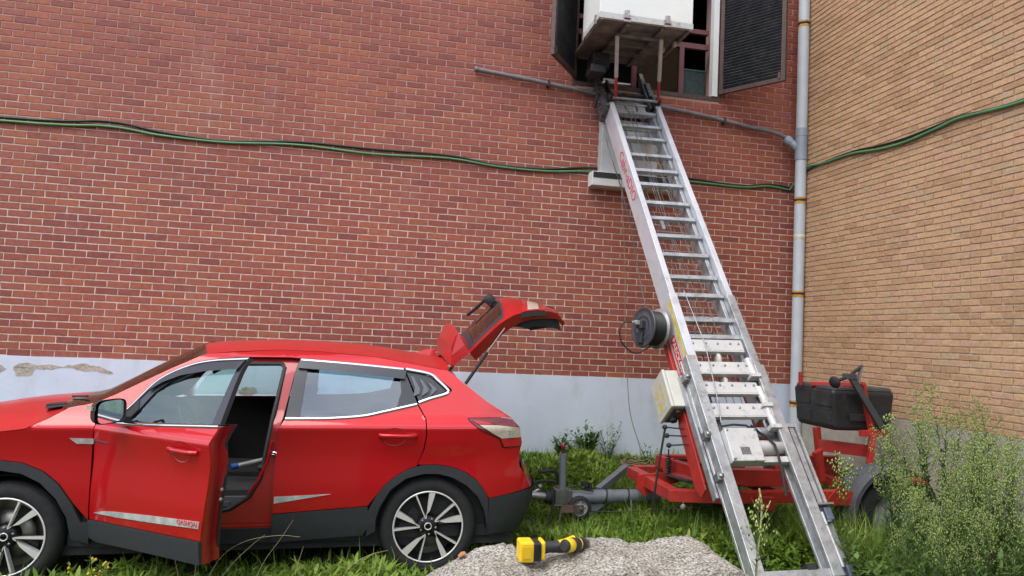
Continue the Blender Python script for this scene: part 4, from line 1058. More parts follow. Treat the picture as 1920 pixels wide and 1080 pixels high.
# --- winch cover, motor, bottom bars
b = LB(); b.prism([(.787, -.05), (.787, .045), (1.035, .060), (1.045, -.05)], lambda s, n, d: Vector((s, d, n)), .052, .300); cov = b.build('winch_cover', plate_m, lift, bevel=.006)
b = LB(); lbox(b, .835, .895, .135, .205, .0492, .0512); b.build('rating_plate', mat('grey_plate', (.16, .17, .18), .4, .3, var=.5, vscale=120), cov)
b = LB()
for s, t in ((.80, .065), (1.02, .07), (1.02, .285)): b.lathe((s, t, .05), (0, 0, 1), [(.009, 0), (.009, .014), (0, .016)], 8)
b.build('cover_bolt', steel, cov)
b = LB(); b.lathe((.93, .31, -.05), (0, 1, 0), [(0, 0), (.050, 0), (.055, .03), (.055, .14), (.045, .15), (.045, .24), (0, .245)], 20); mot = b.build('winch_motor', plate_m, lift)
b = LB(); b.lathe((.93, .555, -.05), (0, 1, 0), [(.046, 0), (.046, .02), (.03, .028), (0, .028)], 16); b.build('motor_cap', alu_d, mot)
b = LB(); b.lathe((1.07, .31, -.08), (0, 1, 0), [(0, 0), (.04, 0), (.04, .20), (0, .20)], 14); b.build('oil_cylinder', alu, lift)
b = LB(); b.tube([(1.07, .285, .03), (1.05, .31, .03), (1.02, .35, .01), (.99, .40, .01), (.92, .43, .02), (.83, .42, .03), (.70, .41, .02), (.55, .40, -.02)], .010, 8); b.build('hose', rubber, lift)
b = LB(); b.tube([(1.065, .06, .03), (1.075, .15, .035), (1.07, .25, .03), (1.04, .29, .03)], .008, 8); b.build('hose', rubber, lift)
b = LB(); lbox(b, .805, .850, .30, .545, -.075, -.02); b.build('bottom_bar', plate_m, lift, bevel=.003)
b = LB(); lbox(b, 1.15, 1.4, .06, .10, -.12, -.06); lbox(b, 1.05, 1.3, .09, .12, -.10, -.07); b.tube([(1.25, .11, -.08), (1.0, .08, -.05)], .008, 6); b.build('drive_chain', alu_d, lift)
# --- the foot
b = LB(); lbox(b, .0, .055, .046, WID-.046, -.075, -.010); foot = b.build('foot_bar', alu_b, lift, bevel=.003)
b = LB(); lbox(b, .05, .09, .36, .43, -.08, -.01); b.build('rubber_pad', rubber, foot)
# --- outrigger stay alongside the right base rail, with blue clamps
b = LB(); lbox(b, .47, 1.10, .655, .690, -.09, -.06); lbox(b, .47, 1.10, .70, .72, -.09, -.05); lbox(b, 1.10, 1.13, .60, .72, -.095, -.05); b.build('stay_bar', alu_b, lift)
b = LB(); lbox(b, .02, .47, .640, .700, -.085, -.055); b.build('stay_bar', alu, lift)
b = LB(); b.tube([(.43, .622, -.02), (.06, .625, -.02)], .011, 10); b.build('stay_rod', plate_m, lift)
for s in (.42, .03):
    b = LB(); lbox(b, s-.045, s+.045, .650, .705, -.055, -.015); b.tube([(s-.06, .66, -.03), (s-.045, .66, -.03)], .022, 10); b.build('blue_clamp', bluep, lift, bevel=.008)
b = LB(); lbox(b, .478, .492, .60, .73, -.06, .0); b.build('stay_bracket', steel, lift)
# --- head of the ladder
b = LB()
lbox(b, 4.93, 5.38, .055, .078, -.20, -.04); lbox(b, 4.93, 5.40, WID-.10, WID-.075, -.20, -.04)
lbox(b, 4.95, 5.45, .13, .155, -.26, -.16); lbox(b, 4.95, 5.45, .40, .425, -.26, -.16)
b.build('head_rail', alu_d, lift, bevel=.003)
for t in (-.055, WID-.045):
    b = LB(); lbox(b, 4.88, 5.12, t, t+.05, -.24, -.01); lbox(b, 5.125, 5.36, t-.02, t+.035, -.25, -.02); lbox(b, 5.37, 5.58, t-.03, t+.015, -.20, -.05)
    hp = b.build('head_bracket', mat('grimy_bracket', (.12, .12, .118), .5, .4, var=.7, vscale=30), lift, bevel=.004)
    bb = LB()
    for s in (4.97, 5.06, 5.22, 5.30): bb.lathe((s, t+(-.001 if t < .2 else .046), -.12), (0, -1 if t < .2 else 1, 0), [(.02, 0), (.02, .01), (.012, .016), (0, .016)], 10)
    o = bb.build('bolt', alu_d, hp); o['kind'] = 'stuff'
for s, n_, m_ in ((5.02, -.10, alu_b), (5.14, -.16, alu_b), (5.19, -.09, alu_d), (5.32, -.13, plate_m), (5.46, -.20, alu_d), (5.52, -.18, plate_m)):
    b = LB(); lbox(b, s-.015, s+.015, .08, WID-.10, n_-.02, n_+.02); b.build('head_bar', m_, lift, bevel=.003)
b = LB(); lbox(b, 4.925, 5.01, .09, .20, -.11, -.095); lbox(b, 4.925, 5.01, .22, .33, -.11, -.095); lbox(b, 4.925, 5.01, .35, .44, -.11, -.095); b.build('head_plate', plate_m, lift)
for t in (.20, .27, .36):
    b = LB(); b.lathe((5.24, t, -.16), (0, 1, 0), [(0, -.012), (.038, -.012), (.028, 0), (.038, .012), (0, .012)], 16); b.build('sheave', mat('pale_nylon', (.30, .29, .27), .5, var=.3, vscale=30), lift)
b = LB(); lbox(b, 5.50, 5.60, .10, .26, -.25, -.16); b.build('head_motor', mat('grey_casting', (.22, .22, .21), .5, .3, var=.4, vscale=20), lift, bevel=.01)
b = LB(); b.tube([(4.93, .015, .045), (4.93, WID-.04, .045)], .016, 10); b.build('carriage_axle', steel, lift)
for t in (-.01, WID-.03):
    b = LB(); b.lathe((4.95, t, .03), (0, 1, 0), [(0, -.02), (.042, -.02), (.042, .02), (0, .02)], 14); b.build('carriage_roller', rubber, lift)
# --- carriage poles and the load box above
BX0, BX1, BY0, BY1, BZ = -2.765, -1.825, -1.07, -.50, 4.72
for (bt, top_) in ((lw(4.93, .045, .06), Vector((-2.515, -.86, 4.655))), (lw(4.93, WID-.045, .06), Vector((-2.075, -.905, 4.655)))):
    mid = bt.lerp(top_, .34)
    b = MB(); b.tube([bt, mid], .015, 10); pl = b.build('carriage_pole', mat('red_pole', (.40, .04, .03), .5, var=.3, vscale=20), lift)
    b = MB(); b.beam(mid, top_, .030, .030, up=(0, 1, .2)); b.build('pole_sleeve', plate_m, pl)
b = MB(); b.box((BX0, BY0, BZ+.06), (BX1, BY0+.02, 5.75)); b.box((BX0, BY0+.02, BZ+.06), (BX0+.02, BY1, 5.75)); b.box((BX1-.02, BY0+.02, BZ+.06), (BX1, BY1, 5.75)); b.box((BX0+.02, BY1-.02, BZ+.06), (BX1-.02, BY1, 5.75))
lb_ = b.build('load_box', mat('load_box_white', (.74, .76, .74), .4, var=.04, vscale=3, dirt=(.45, .46, .44), dscale=5, dlo=.68, dhi=.9), lift, bevel=.004)
b = MB(); b.box((BX0-.006, BY0-.006, BZ+.002), (BX1+.006, BY0+.03, BZ+.058)); b.box((BX0-.006, BY0+.032, BZ+.002), (BX0+.03, BY1, BZ+.058)); b.box((BX1-.03, BY0+.032, BZ+.002), (BX1+.006, BY1, BZ+.058)); b.build('box_edge', plate_m, lb_, bevel=.003)
b = MB(); b.box((BX0+.03, BY0+.03, BZ+.012), (BX1-.03, BY1+.5, BZ+.03)); b.build('box_floor', mat('stained_floor', (.20, .20, .195), .6, .2, var=.4, vscale=7, dirt=(.08, .075, .07), dscale=6, dlo=.5, dhi=.75), lb_)
for x in (-2.47, -2.11):
    b = MB(); b.beam((x, BY0+.035, BZ-.01), (x, BY1+.45, BZ-.01), .035, .04); b.build('floor_beam', mat('dull_steel', (.20, .195, .185), .5, .4, var=.3, vscale=12), lb_)
for y in (-.84, -.64, -.40):
    b = MB(); b.beam((-2.52, y, BZ-.045), (-2.06, y, BZ-.045), .028, .028); b.build('floor_beam', MATS['dull_steel'], lb_)
for sx in (BX0+.02, BX1-.02):
    b = MB(); b.beam((sx, BY0+.0, BZ-.0), (sx, BY1+.25, BZ-.012), .03, .025); b.build('floor_beam', MATS['dull_steel'], lb_)
for x in (-2.50, -2.09):
    b = MB(); b.box((x-.035, BY0-.022, BZ-.012), (x+.035, BY0-.0065, BZ+.05)); b.box((x-.022, BY0-.030, BZ+.03), (x+.022, BY0-.008, BZ+.095)); b.tube([(x-.03, BY0-.03, BZ+.02), (x+.03, BY0-.03, BZ+.02)], .008, 8); b.build('latch', mat('latch_steel', (.38, .34, .34), .35, .6, var=.4, vscale=40), lb_)
for y in (-.98, -.56):
    b = MB(); b.box((BX0-.02, y-.02, BZ-.03), (BX0-.007, y+.02, BZ+.06)); b.build('latch', MATS['latch_steel'], lb_)
b = MB(); b.box((BX1-.07, -.80, BZ-.06), (BX1-.04, -.76, BZ-.01)); b.box((BX1-.12, -.62, BZ-.05), (BX1-.09, -.58, BZ-.01)); b.build('floor_hook', plate_m, lb_)
# dark machinery beside the head, in the window mouth
b = MB(); b.box((-2.62, -.42, 4.50), (-2.44, -.20, 4.66)); b.box((-2.66, -.50, 4.42), (-2.50, -.30, 4.50)); b.tube([(-2.64, -.50, 4.54), (-2.46, -.48, 4.53)], .02, 8); b.build('drive_unit', mat('black_casting', (.018, .02, .025), .5, var=.3, vscale=20), lift, bevel=.01)

# --- lifting frame under the ladder (red)
b = LB(); lbox(b, .92, 2.02, -.03, .03, -.315, -.255); fr = b.build('lifting_beam', liftred, lift, bevel=.004)
b = LB(); lbox(b, .92, 2.02, WID-.03, WID+.03, -.315, -.255); b.build('lifting_beam', liftred, lift, bevel=.004)
b = LB(); b.prism([(.72, -.27), (1.45, -.255), (1.45, -.33), (1.30, -.40), (.80, -.42), (.70, -.36)], lambda s, n, d: Vector((s, d, n)), -.048, -.034); gp = b.build('gusset_plate', liftred, lift, bevel=.002)
b = LB(); lbox(b, .60, 1.60, -.055, -.035, -.20, -.135); b.build('side_channel', alu, lift)
# levers on the gusset
for i, s in enumerate((1.235, 1.175, 1.105)):
    P_ = lw(s, -.05, -.32); q = P_+Vector((-.17, -.03, .015-.01*i))
    b = MB(); b.tube([P_, q], .006, 6); lv = b.build('lever', steel_d, lift)
    b = MB(); b.lathe(q, (0, 0, 1), [(0, -.02), (.015, -.014), (.021, 0), (.015, .014), (0, .02)], 10); b.build('lever_knob', rubber, lv)
# --- control box hanging on the left rail
cb = MB(); O_ = lw(1.545, -.055, -.28)
ax_, ay_, az_ = LD, LN, LA                             # tilted with the ladder
def cbx(u, v, w): return O_+LD*u+LN*v-LA*w
def cbox(b, u0, u1, v0, v1, w0, w1):
    vs = [cbx(u, v, w) for w in (w0, w1) for v in (v0, v1) for u in (u0, u1)]
    b.add(vs, [(0, 1, 3, 2), (4, 6, 7, 5), (0, 4, 5, 1), (2, 3, 7, 6), (0, 2, 6, 4), (1, 5, 7, 3)], False)
b = MB(); cbox(b, -.185, .14, -.17, .09, -.02, .085); ctl = b.build('control_box', boxw, lift, bevel=.008)
b = MB(); cbox(b, -.19, .145, -.175, .095, .088, .115); b.build('box_lid', boxw, ctl, bevel=.008)
b = MB(); cbox(b, -.15, .06, -.15, .02, .1155, .1165); b.build('warning_sticker', mat('faded_sticker', (.52, .50, .42), .6, var=.2, vscale=24, dirt=(.60, .42, .08), dscale=12, dlo=.5, dhi=.56), ctl)
b = MB(); cbox(b, .146, .172, -.05, .04, .0, .08); b.build('beacon', mat('amber_lens', (.75, .42, .10), .3), ctl, bevel=.006)
b = MB(); cbox(b, -.1935, -.1905, -.15, .07, -.01, .08); b.build('box_underside', mat('rusty_base', (.13, .10, .08), .8, var=.4, vscale=20), ctl)
b = MB(); b.tube([cbx(-.19, -.06, .05), cbx(-.235, -.06, .05)], .028, 10); b.tube([cbx(-.19, .04, .05), cbx(-.22, .04, .05)], .018, 10); b.build('cable_gland', rubber, ctl)
b = MB(); p0 = cbx(-.24, -.12, .10); b.tube(spline([p0, p0+Vector((-.03, 0, -.2)), (p0.x-.06, p0.y, .62), (p0.x-.08, p0.y+.02, .35)], 6), .009, 8); b.build('power_cable', blk, ctl)
# --- cable reel on the left of the rail
rc = lw(2.10, -.14, -.20)
axr = Vector((-1, -.24, .06)).normalized()
def reel(b, prof, n=40): b.lathe(rc, axr, [(r_, o_*.74+.02) for r_, o_ in prof], n)
b = MB(); reel(b, [(0, .105), (.05, .105), (.06, .098), (.085, .097), (.09, .105), (.10, .105), (.106, .100), (.146, .100), (.152, .106), (.160, .106), (.168, .100), (.168, .092), (.10, .090), (0, .09)]); rl = b.build('cable_reel', mat('reel_grey', (.075, .078, .088), .45, .3, var=.2, vscale=14), lift)
b = MB(); reel(b, [(.0, -.10), (.168, -.10), (.168, -.092), (0, -.09)]); b.build('reel_flange', mat('grey_plate_steel', (.28, .28, .28), .45, .4, var=.2, vscale=14), rl)
b = MB(); prof = []
for i in range(9):
    o0 = -.088+i*.0195
    prof += [(.130+.012*math.sin(PI*k/4)*1., o0+.0195*k/4) for k in range(4)]
reel(b, [(.05, -.088)]+prof+[(.138, .0885), (.05, .088)]); b.build('coiled_cable', blk, rl)
b = MB(); y_ = axr.cross(Vector((0, 0, 1))).normalized(); z_ = y_.cross(axr)
def rb(b, c, du, dv, dw):
    M_ = Matrix((axr, y_, z_)).transposed().to_4x4(); M_.translation = rc+axr*c[0]+y_*c[1]+z_*c[2]
    b.box((-du, -dv, -dw), (du, dv, dw), M_)
rb(b, (.122, 0, .02), .02, .042, .036); b.build('reel_socket', mat('socket_black', (.035, .04, .045), .5), rl, bevel=.008)
b = MB(); rb(b, (.158, 0, .03), .018, .022, .018); rb(b, (.19, 0, .03), .016, .012, .010); b.build('plug', mat('grey_plug', (.30, .31, .31), .5), rl, bevel=.006)
b = MB(); rb(b, (.11, .01, -.09), .012, .035, .045); b.build('reel_latch', mat('socket_black', (0, 0, 0)), rl, bevel=.006)
pp = rc+axr*.205+z_*.03
b = MB(); b.tube(spline([pp, pp+Vector((-.07, 0, -.01)), pp+Vector((-.10, 0, -.07)), pp+Vector((-.08, 0, -.17)), pp+Vector((.03, 0, -.25)), pp+Vector((.15, 0, -.20)), pp+Vector((.22, 0, -.11)), lw(1.93, -.02, -.27), lw(1.75, -.02, -.28), lw(1.55, -.02, -.28)], 6), .0065, 8); b.build('lead', blk, rl)

# --- trailer chassis (red)
def rbeam(name, a, c, w, h, m=liftred, par=lift, up=(0, 0, 1)):
    b = MB(); b.beam(a, c, w, h, up); return b.build(name, m, par, bevel=.004)
CZ = .525
rbeam('chassis_beam', (-2.37, -1.30, CZ), (-2.37, -2.16, CZ), .09, .09)
rbeam('chassis_beam', (-2.415, -2.21, CZ), (-1.95, -2.27, CZ), .085, .088)
rbeam('chassis_beam', (-1.95, -2.27, CZ), (-1.30, -2.23, CZ), .085, .088)
rbeam('chassis_beam', (-1.30, -2.23, CZ), (-.60, -2.19, CZ), .085, .088)
rbeam('chassis_beam', (-2.33, -1.24, CZ), (-.25, -1.24, CZ), .09, .088)
rbeam('chassis_beam', (-1.45, -1.30, CZ-.002), (-1.45, -2.18, CZ-.002), .08, .08)
rbeam('chassis_beam', (-.62, -1.30, CZ-.001), (-.62, -2.14, CZ-.001), .08, .08)
b = MB(); b.prism([(-2.46, .575), (-2.14, .60), (-2.10, .52), (-2.30, .455), (-2.40, .40), (-2.47, .46)], lambda x, z, d: (x, d, z), -1.70, -1.67); b.build('hitch_bracket', liftred, lift)
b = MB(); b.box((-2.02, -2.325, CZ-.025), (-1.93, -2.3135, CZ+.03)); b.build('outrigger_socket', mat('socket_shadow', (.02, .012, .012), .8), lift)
rbeam('outrigger_beam', (-1.75, -2.345, CZ-.03), (-1.62, -2.345, CZ-.03), .06, .10)
b = MB(); b.prism([(-1.36, CZ-.045), (-1.20, CZ-.045), (-1.22, CZ-.13), (-1.26, CZ-.15)], lambda x, z, d: (x, d, z), -2.26, -2.20); b.build('chassis_lug', liftred, lift)
# turntable
b = MB(); b.lathe((-1.80, -1.72, CZ+.05), (0, 0, 1), [(0, 0), (.42, 0), (.42, .035), (0, .04)], 36); b.build('turntable_ring', mat('greasy_red', (.22, .022, .018), .5, var=.3, vscale=10), lift)
rbeam('turntable_beam', (-2.17, -1.42, .645), (-2.03, -2.13, .645), .075, .10)
rbeam('turntable_beam', (-2.17, -1.40, .647), (-1.35, -1.40, .647), .075, .10)
rbeam('turntable_beam', (-1.98, -2.10, .642), (-1.36, -2.10, .642), .075, .13)
rbeam('turntable_upright', (-2.04, -2.10, .60), (-2.065, -2.02, 1.02), .075, .06, up=(0, 1, 0))
rbeam('turntable_upright', (-1.42, -2.10, .60), (-1.44, -2.02, 1.02), .075, .06, up=(0, 1, 0))
b = MB(); b.tube([(-2.13, -2.03, .935), (-2.02, -2.03, .935)], .028, 12); b.tube([(-2.14, -2.03, .935), (-2.13, -2.03, .935)], .045, 12); b.build('pivot_pin', liftred, lift)
b = MB(); b.tube([(-2.25, -1.80, .66), (-2.20, -1.68, .68), (-2.1, -1.62, .69), (-1.9, -1.60, .69)], .012, 8); b.tube([(-2.26, -1.84, .60), (-2.17, -1.98, .585), (-2.0, -2.05, .58)], .013, 8); b.build('hydraulic_hose', rubber, lift)
b = MB(); b.tube([(-2.225+.022*math.cos(k*.7), -1.75+.022*math.sin(k*.7), .575+.0022*k) for k in range(80)], .006, 5); b.tube([(-2.225, -1.75, .57), (-2.225, -1.75, .80)], .006, 6); b.build('spring', steel_d, lift)
b = MB(); b.tube([(-1.88, -2.15, .69), (-1.885, -2.33, .57), (-1.885, -2.34, .42)], .005, 6); b.build('safety_chain', steel_d, lift)
b = MB(); b.box((-1.42, -2.10, .62), (-1.25, -1.85, .74)); b.tube([(-1.4, -2.0, .78), (-1.2, -2.0, .76)], .04, 10); b.build('pump_unit', alu_d, lift, bevel=.01)
b = MB(); b.beam((-1.78, -2.0, .60), (-1.05, -1.75, .545), .07, .02); b.build('slide_plate', steel, lift)
# tongue: tube, braces, coupling, jack, jockey wheel
b = MB(); b.tube([(-3.00, -1.50, .345), (-2.20, -1.50, .365)], .056, 20); b.tube([(-2.80, -1.50, .350), (-2.62, -1.50, .355)], .058, 20); tg_ = b.build('tow_bar', towgrey, lift)
rbeam('tow_brace', (-2.72, -1.44, .39), (-2.34, -1.10, .53), .055, .06, towgrey)
b = MB(); b.prism([(-2.86, .30), (-2.66, .30), (-2.80, .20), (-2.86, .19)], lambda x, z, d: (x, d, z), -1.515, -1.485); b.build('tow_gusset', towgrey, lift)
b = MB(); b.box((-3.13, -1.565, .30), (-2.985, -1.435, .42)); b.box((-3.14, -1.575, .285), (-2.98, -1.425, .30)); b.box((-3.10, -1.57, .3), (-3.02, -1.43, .43)); b.build('coupling_block', mat('olive_steel', (.12, .125, .11), .5, .4, var=.3, vscale=16), lift, bevel=.006)
b = MB(); b.tube([(-3.16, -1.5, .345), (-3.13, -1.5, .345)], .065, 12); b.tube([(-3.20, -1.5, .345), (-3.16, -1.5, .345)], .055, 12); b.build('rubber_gaiter', rubber, lift)
b = MB(); b.tube([(-3.34, -1.5, .365), (-3.28, -1.5, .36), (-3.19, -1.5, .35)], [.03, .036, .03], 12); b.build('coupling_head', steel, lift)
b = MB(); b.tube(spline([(-3.30, -1.5, .39), (-3.32, -1.5, .44), (-3.27, -1.5, .475), (-3.17, -1.5, .480), (-3.13, -1.5, .475)], 4), .014, 8); b.build('coupling_handle', rubber, lift)
b = MB(); b.tube(spline([(-3.08, -1.47, .46), (-3.10, -1.47, .53), (-3.14, -1.47, .56), (-3.26, -1.47, .545)], 4), .016, 8); b.build('brake_lever', rubber, lift)
b = MB(); b.tube([(-3.066, -1.54, .40), (-3.074, -1.54, .715)], .031, 18); jk = b.build('jack_post', towgrey, lift)
b = MB(); b.tube([(-3.074, -1.54, .715), (-3.076, -1.54, .76)], .014, 10); b.build('jack_screw', steel_d, jk)
b = MB(); b.lathe((-3.078, -1.54, .755), (0, 0, 1), [(0, 0), (.020, 0), (.020, .03), (.017, .035), (0, .036)], 12); b.build('jack_knob', mat('crimson_knob', (.30, .012, .03), .4), jk)
b = MB(); b.beam((-3.075, -1.54, .285), (-3.085, -1.54, .14), .025, .012); b.build('jack_leg', steel, jk)
b = MB(); wc = Vector((-2.935, -1.62, .285)); b.lathe(wc, (0, -1, 0), [(.065, -.022), (.090, -.022), (.098, -.012), (.098, .012), (.090, .022), (.065, .022)], 32); jw = b.build('jockey_wheel', rubber, lift)
b = MB(); b.lathe(wc, (0, -1, 0), [(.068, -.012), (.068, .014), (.056, .016), (.055, .004), (.026, .004), (.024, .024), (0, .026)], 24)
for k in range(5):
    a = 2*PI*k/5+.3; b.beam(wc+Vector((0, -.008, 0)), wc+Vector((.06*math.cos(a), -.008, .06*math.sin(a))), .012, .016, up=(0, 1, 0))
b.build('wheel_rim', mat('grey_nylon', (.30, .30, .31), .5, var=.15, vscale=20), jw)
b = MB(); b.box((-3.10, -1.655, .255), (-2.91, -1.648, .315)); b.lathe((-2.935, -1.655, .285), (0, -1, 0), [(.014, 0), (.014, .01), (0, .012)], 8); b.build('wheel_fork', mat('rusty_steel', (.12, .085, .065), .7, .3, var=.4, vscale=24), jw)
b = MB(); b.tube([(-2.82, -1.47, .39), (-2.845, -1.47, .44)], .012, 8); b.box((-2.875, -1.49, .43), (-2.825, -1.44, .47)); b.tube([(-2.80, -1.46, .39), (-2.80, -1.46, .46)], .016, 8); b.build('clamp_handle', rubber, lift)
for x in (-2.685, -2.49):
    b = MB(); b.tube([(x+.02*math.sin(a)*.6, -1.50+.062*math.cos(a), .355+.062*math.sin(a)) for a in np.linspace(0, 2*PI, 20)], .006, 6, False); b.build('cable_loop', blk, tg_)
b = MB(); b.tube(spline([(-3.02, -1.56, .44), (-2.95, -1.56, .455), (-2.88, -1.56, .42), (-2.80, -1.555, .41)], 5), .007, 6); b.build('brake_cable', blk, lift)
b = MB(); b.tube(spline([(-3.15, -1.58, .42), (-3.165, -1.6, .25), (-3.19, -1.62, .17), (-3.25, -1.6, .12), (-3.36, -1.58, .20)], 5), .007, 6); b.build('trailer_lead', blk, lift)
b = MB(); b.tube(spline([(-2.88, -1.55, .24), (-2.5, -1.6, .25), (-2.1, -1.75, .31), (-1.75, -1.9, .38)], 5), .006, 6); b.build('trailer_lead', blk, lift)
b = MB(); b.tube([(-2.47, -1.57, .34), (-2.465, -1.6, .20), (-2.46, -1.6, .06)], .008, 6); b.build('hanging_strap', towgrey, lift)
b = MB(); b.lathe((-2.195, -2.0, .385), (0, -1, 0), [(0, -.008), (.022, -.006), (.022, .006), (0, .01)], 14); b.tube([(-2.195, -2.0, .39), (-2.19, -2.0, .48)], .003, 5); b.build('tag_disc', mat('pale_disc', (.5, .5, .48), .5), lift)
# road wheel and mudguard
wx, wy, wz = -.64, -2.44, .40
b = MB(); b.lathe((wx, wy, wz), (0, 1, 0), [(.19, .0), (.24, -.005), (.285, .015), (.30, .045), (.30, .155), (.285, .185), (.24, .20), (.19, .195), (.18, .1)], 40)
for k in range(48):
    a = 2*PI*k/48; O_2 = lambda rr, aa, o: (wx+rr*math.cos(aa), wy+o, wz+rr*math.sin(aa))
    b.add([O_2(.305, a, .03), O_2(.305, a+.07, .03), O_2(.305, a+.07, .17), O_2(.305, a, .17), O_2(.29, a, .03), O_2(.29, a+.07, .03), O_2(.29, a+.07, .17), O_2(.29, a, .17)], [(0, 1, 2, 3), (0, 1, 5, 4), (2, 3, 7, 6), (1, 2, 6, 5), (3, 0, 4, 7)], False)
tw = b.build('road_wheel', tyre_m, lift)
b = MB(); b.lathe((wx, wy, wz), (0, 1, 0), [(.19, .005), (.17, .03), (.10, .04), (.05, .01), (0, .0)], 24); b.build('wheel_rim', mat('grey_nylon', (0, 0, 0)), tw)
def fend(u, v):
    a = math.radians(205-190*u); w_ = -.02+.25*v; rr = .375+.012*math.sin(PI*v)+(.012 if .46 < v < .52 else 0)*-1
    return (wx+rr*math.cos(a)*1.02, wy-.02+w_, wz+.02+rr*math.sin(a))
b = MB(); b.grid(fend, 28, 12); b.grid(lambda u, v: tuple(Vector(fend(u, 0))+Vector((0, .004, 0))+(Vector((wx, 0, wz))-Vector((fend(u, 0)[0], 0, fend(u, 0)[2]))).normalized()*.035*v), 28, 2)
b.build('mudguard', mat('dusty_black_plastic', (.075, .082, .092), .5, var=.15, vscale=10), lift)
b = MB(); b.prism([(-1.20, .55), (-1.10, .66), (-.93, .56), (-.92, .50), (-1.20, .51)], lambda x, z, d: (x, d, z), -2.43, -2.415); b.prism([(-1.20, -2.43), (-.92, -2.43), (-.92, -2.28), (-1.20, -2.20)], lambda x, y, d: (x, y, d), .500, .508); b.build('guard_bracket', liftred, lift)
rbeam('outrigger_beam', (-.80, -1.24, CZ+.1), (-.30, -1.24, CZ+.1), .08, .12)
b = MB(); b.box((-.60, -2.62, .70), (-.50, -2.50, .735)); b.build('corner_lug', liftred, lift)
# black tool box on its red cradle
def tbx(u, v, w):
    # tapered, rounded box: u along X, v along Y, w height
    x0, x1, y0, y1, z0, z1 = -.90, -.30, -2.02, -1.44, 1.015, 1.355
    return (x0+(x1-x0)*u, y0+(y1-y0)*v, z0+(z1-z0)*w)
b = MB(); b.box(tbx(0, 0, 0), tbx(1, 1, 1)); tb = b.build('tool_box', mat('black_box_plastic', (.022, .023, .025), .45, var=.2, vscale=8, dirt=(.075, .07, .06), dscale=7, dlo=.55, dhi=.75), lift)
tb.modifiers.new('bevel', 'BEVEL').width = .035; tb.modifiers['bevel'].segments = 4
me_ = tb.data
og = tb['_org']
for v in me_.vertices:
    if v.co.z+og[2] < 1.2: v.co.x += .035*(1 if v.co.x+og[0] < -.6 else -.6); v.co.y += .02*(1 if v.co.y+og[1] < -1.7 else -1)
for p in me_.polygons: p.use_smooth = False
b = MB()
for u0, u1, w0, w1 in ((.05, .45, .1, .45), (.55, .95, .1, .45), (.05, .45, .55, .9), (.55, .95, .55, .9)):
    q = lambda v, w: (tbx(0, v, w)[0]+.033*(1-w)-.004, tbx(0, v, w)[1], tbx(0, v, w)[2])
    vs = [q(u0, w0), q(u1, w0), q(u1, w1), q(u0, w1)]
    b.add(vs+[(x+.02, y, z) for x, y, z in vs], [(0, 1, 2, 3), (0, 1, 5, 4), (1, 2, 6, 5), (2, 3, 7, 6), (3, 0, 4, 7)], False)
b.build('box_panel', MATS['black_box_plastic'], tb, bevel=.012)
b = MB(); b.box((-.885, -2.005, 1.33), (-.315, -1.455, 1.385)); b.build('box_lid', mat('lighter_black_plastic', (.045, .046, .05), .5, var=.25, vscale=9), tb, bevel=.03)  # lid in a lighter black than the box sides
b = MB(); b.box((-.74, -2.034, 1.10), (-.40, -2.022, 1.16)); b.build('box_ledge', MATS['black_box_plastic'], tb, bevel=.008)
rbeam('cradle_post', (-.80, -1.75, .55), (-.86, -1.75, 1.01), .05, .05)
rbeam('cradle_post', (-.58, -2.05, .55), (-.55, -2.06, 1.01), .07, .04)
rbeam('cradle_post', (-.55, -2.06, 1.01), (-.66, -2.07, 1.42), .055, .03)
rbeam('cradle_bar', (-.84, -1.75, .86), (-.45, -1.95, .84), .05, .10)
rbeam('cradle_bar', (-.66, -2.06, 1.005), (-.42, -2.06, 1.012), .05, .05)
rbeam('cradle_bar', (-.90, -1.72, 1.385), (-.62, -2.05, 1.415), .035, .035)
rbeam('cradle_bar', (-.93, -1.60, 1.36), (-.93, -1.60, 1.48), .035, .02)
rbeam('cradle_bar', (-.98, -1.9, .80), (-.88, -1.85, .83), .04, .03)
b = MB(); b.beam((-.49, -2.10, 1.06), (-.80, -2.12, 1.475), .055, .03, up=(0, 1, 0)); b.box((-.85, -2.14, 1.455), (-.76, -2.07, 1.50)); arm = b.build('prop_arm', mat('dark_grey_paint', (.06, .062, .066), .5, var=.15, vscale=12), lift, bevel=.004)
b = MB(); b.tube([(-.94, -2.12, 1.43), (-.82, -2.11, 1.475), (-.70, -2.08, 1.545), (-.665, -2.07, 1.565)], .014, 8); b.build('prop_handle', rubber, arm)
b = MB(); b.lathe((-.955, -2.125, 1.425), (1, .25, .3), [(0, -.015), (.045, -.015), (.052, 0), (.045, .015), (0, .018)], 18); b.build('prop_foot', rubber, arm)
b = MB(); b.beam((-.675, -2.075, 1.56), (-.70, -2.07, 1.41), .03, .02); b.build('prop_link', steel, arm)

# ---- loose wire and rope hanging by the lift
b = MB(); b.tube(spline([(-2.36, -.55, 3.75), (-2.325, -.6, 3.256), (-2.252, -.6, 2.422), (-2.231, -.6, 1.888), (-2.168, -.6, 1.149), (-2.119, -.6, .887), (-2.025, -.6, .627), (-2.04, -.62, .50)], 8), .004, 6)
top(b, 'hanging_wire', mat('bare_wire', (.25, .18, .12), .6, var=.3, vscale=10), 'thin brown wire hanging down the wall left of the lift', 'wire', loc=(-2.2, -.6, 2))
b = MB(); b.tube(spline([tuple(lw(4.6, -.03, -.25)), (-2.549, -.9, 3.463), (-2.427, -.9, 3.136), (-2.302, -.9, 2.704), (-2.25, -1.0, 2.296), (-2.28, -1.3, 1.95), tuple(rc+axr*-.02+Vector((0, .10, .12)))], 8), .0055, 6)
top(b, 'supply_cable', mat('grey_cable', (.10, .10, .105), .5), 'grey cable looping from the ladder head down to the cable reel', 'cable', loc=(-2.3, -.9, 2.8))
b = MB()
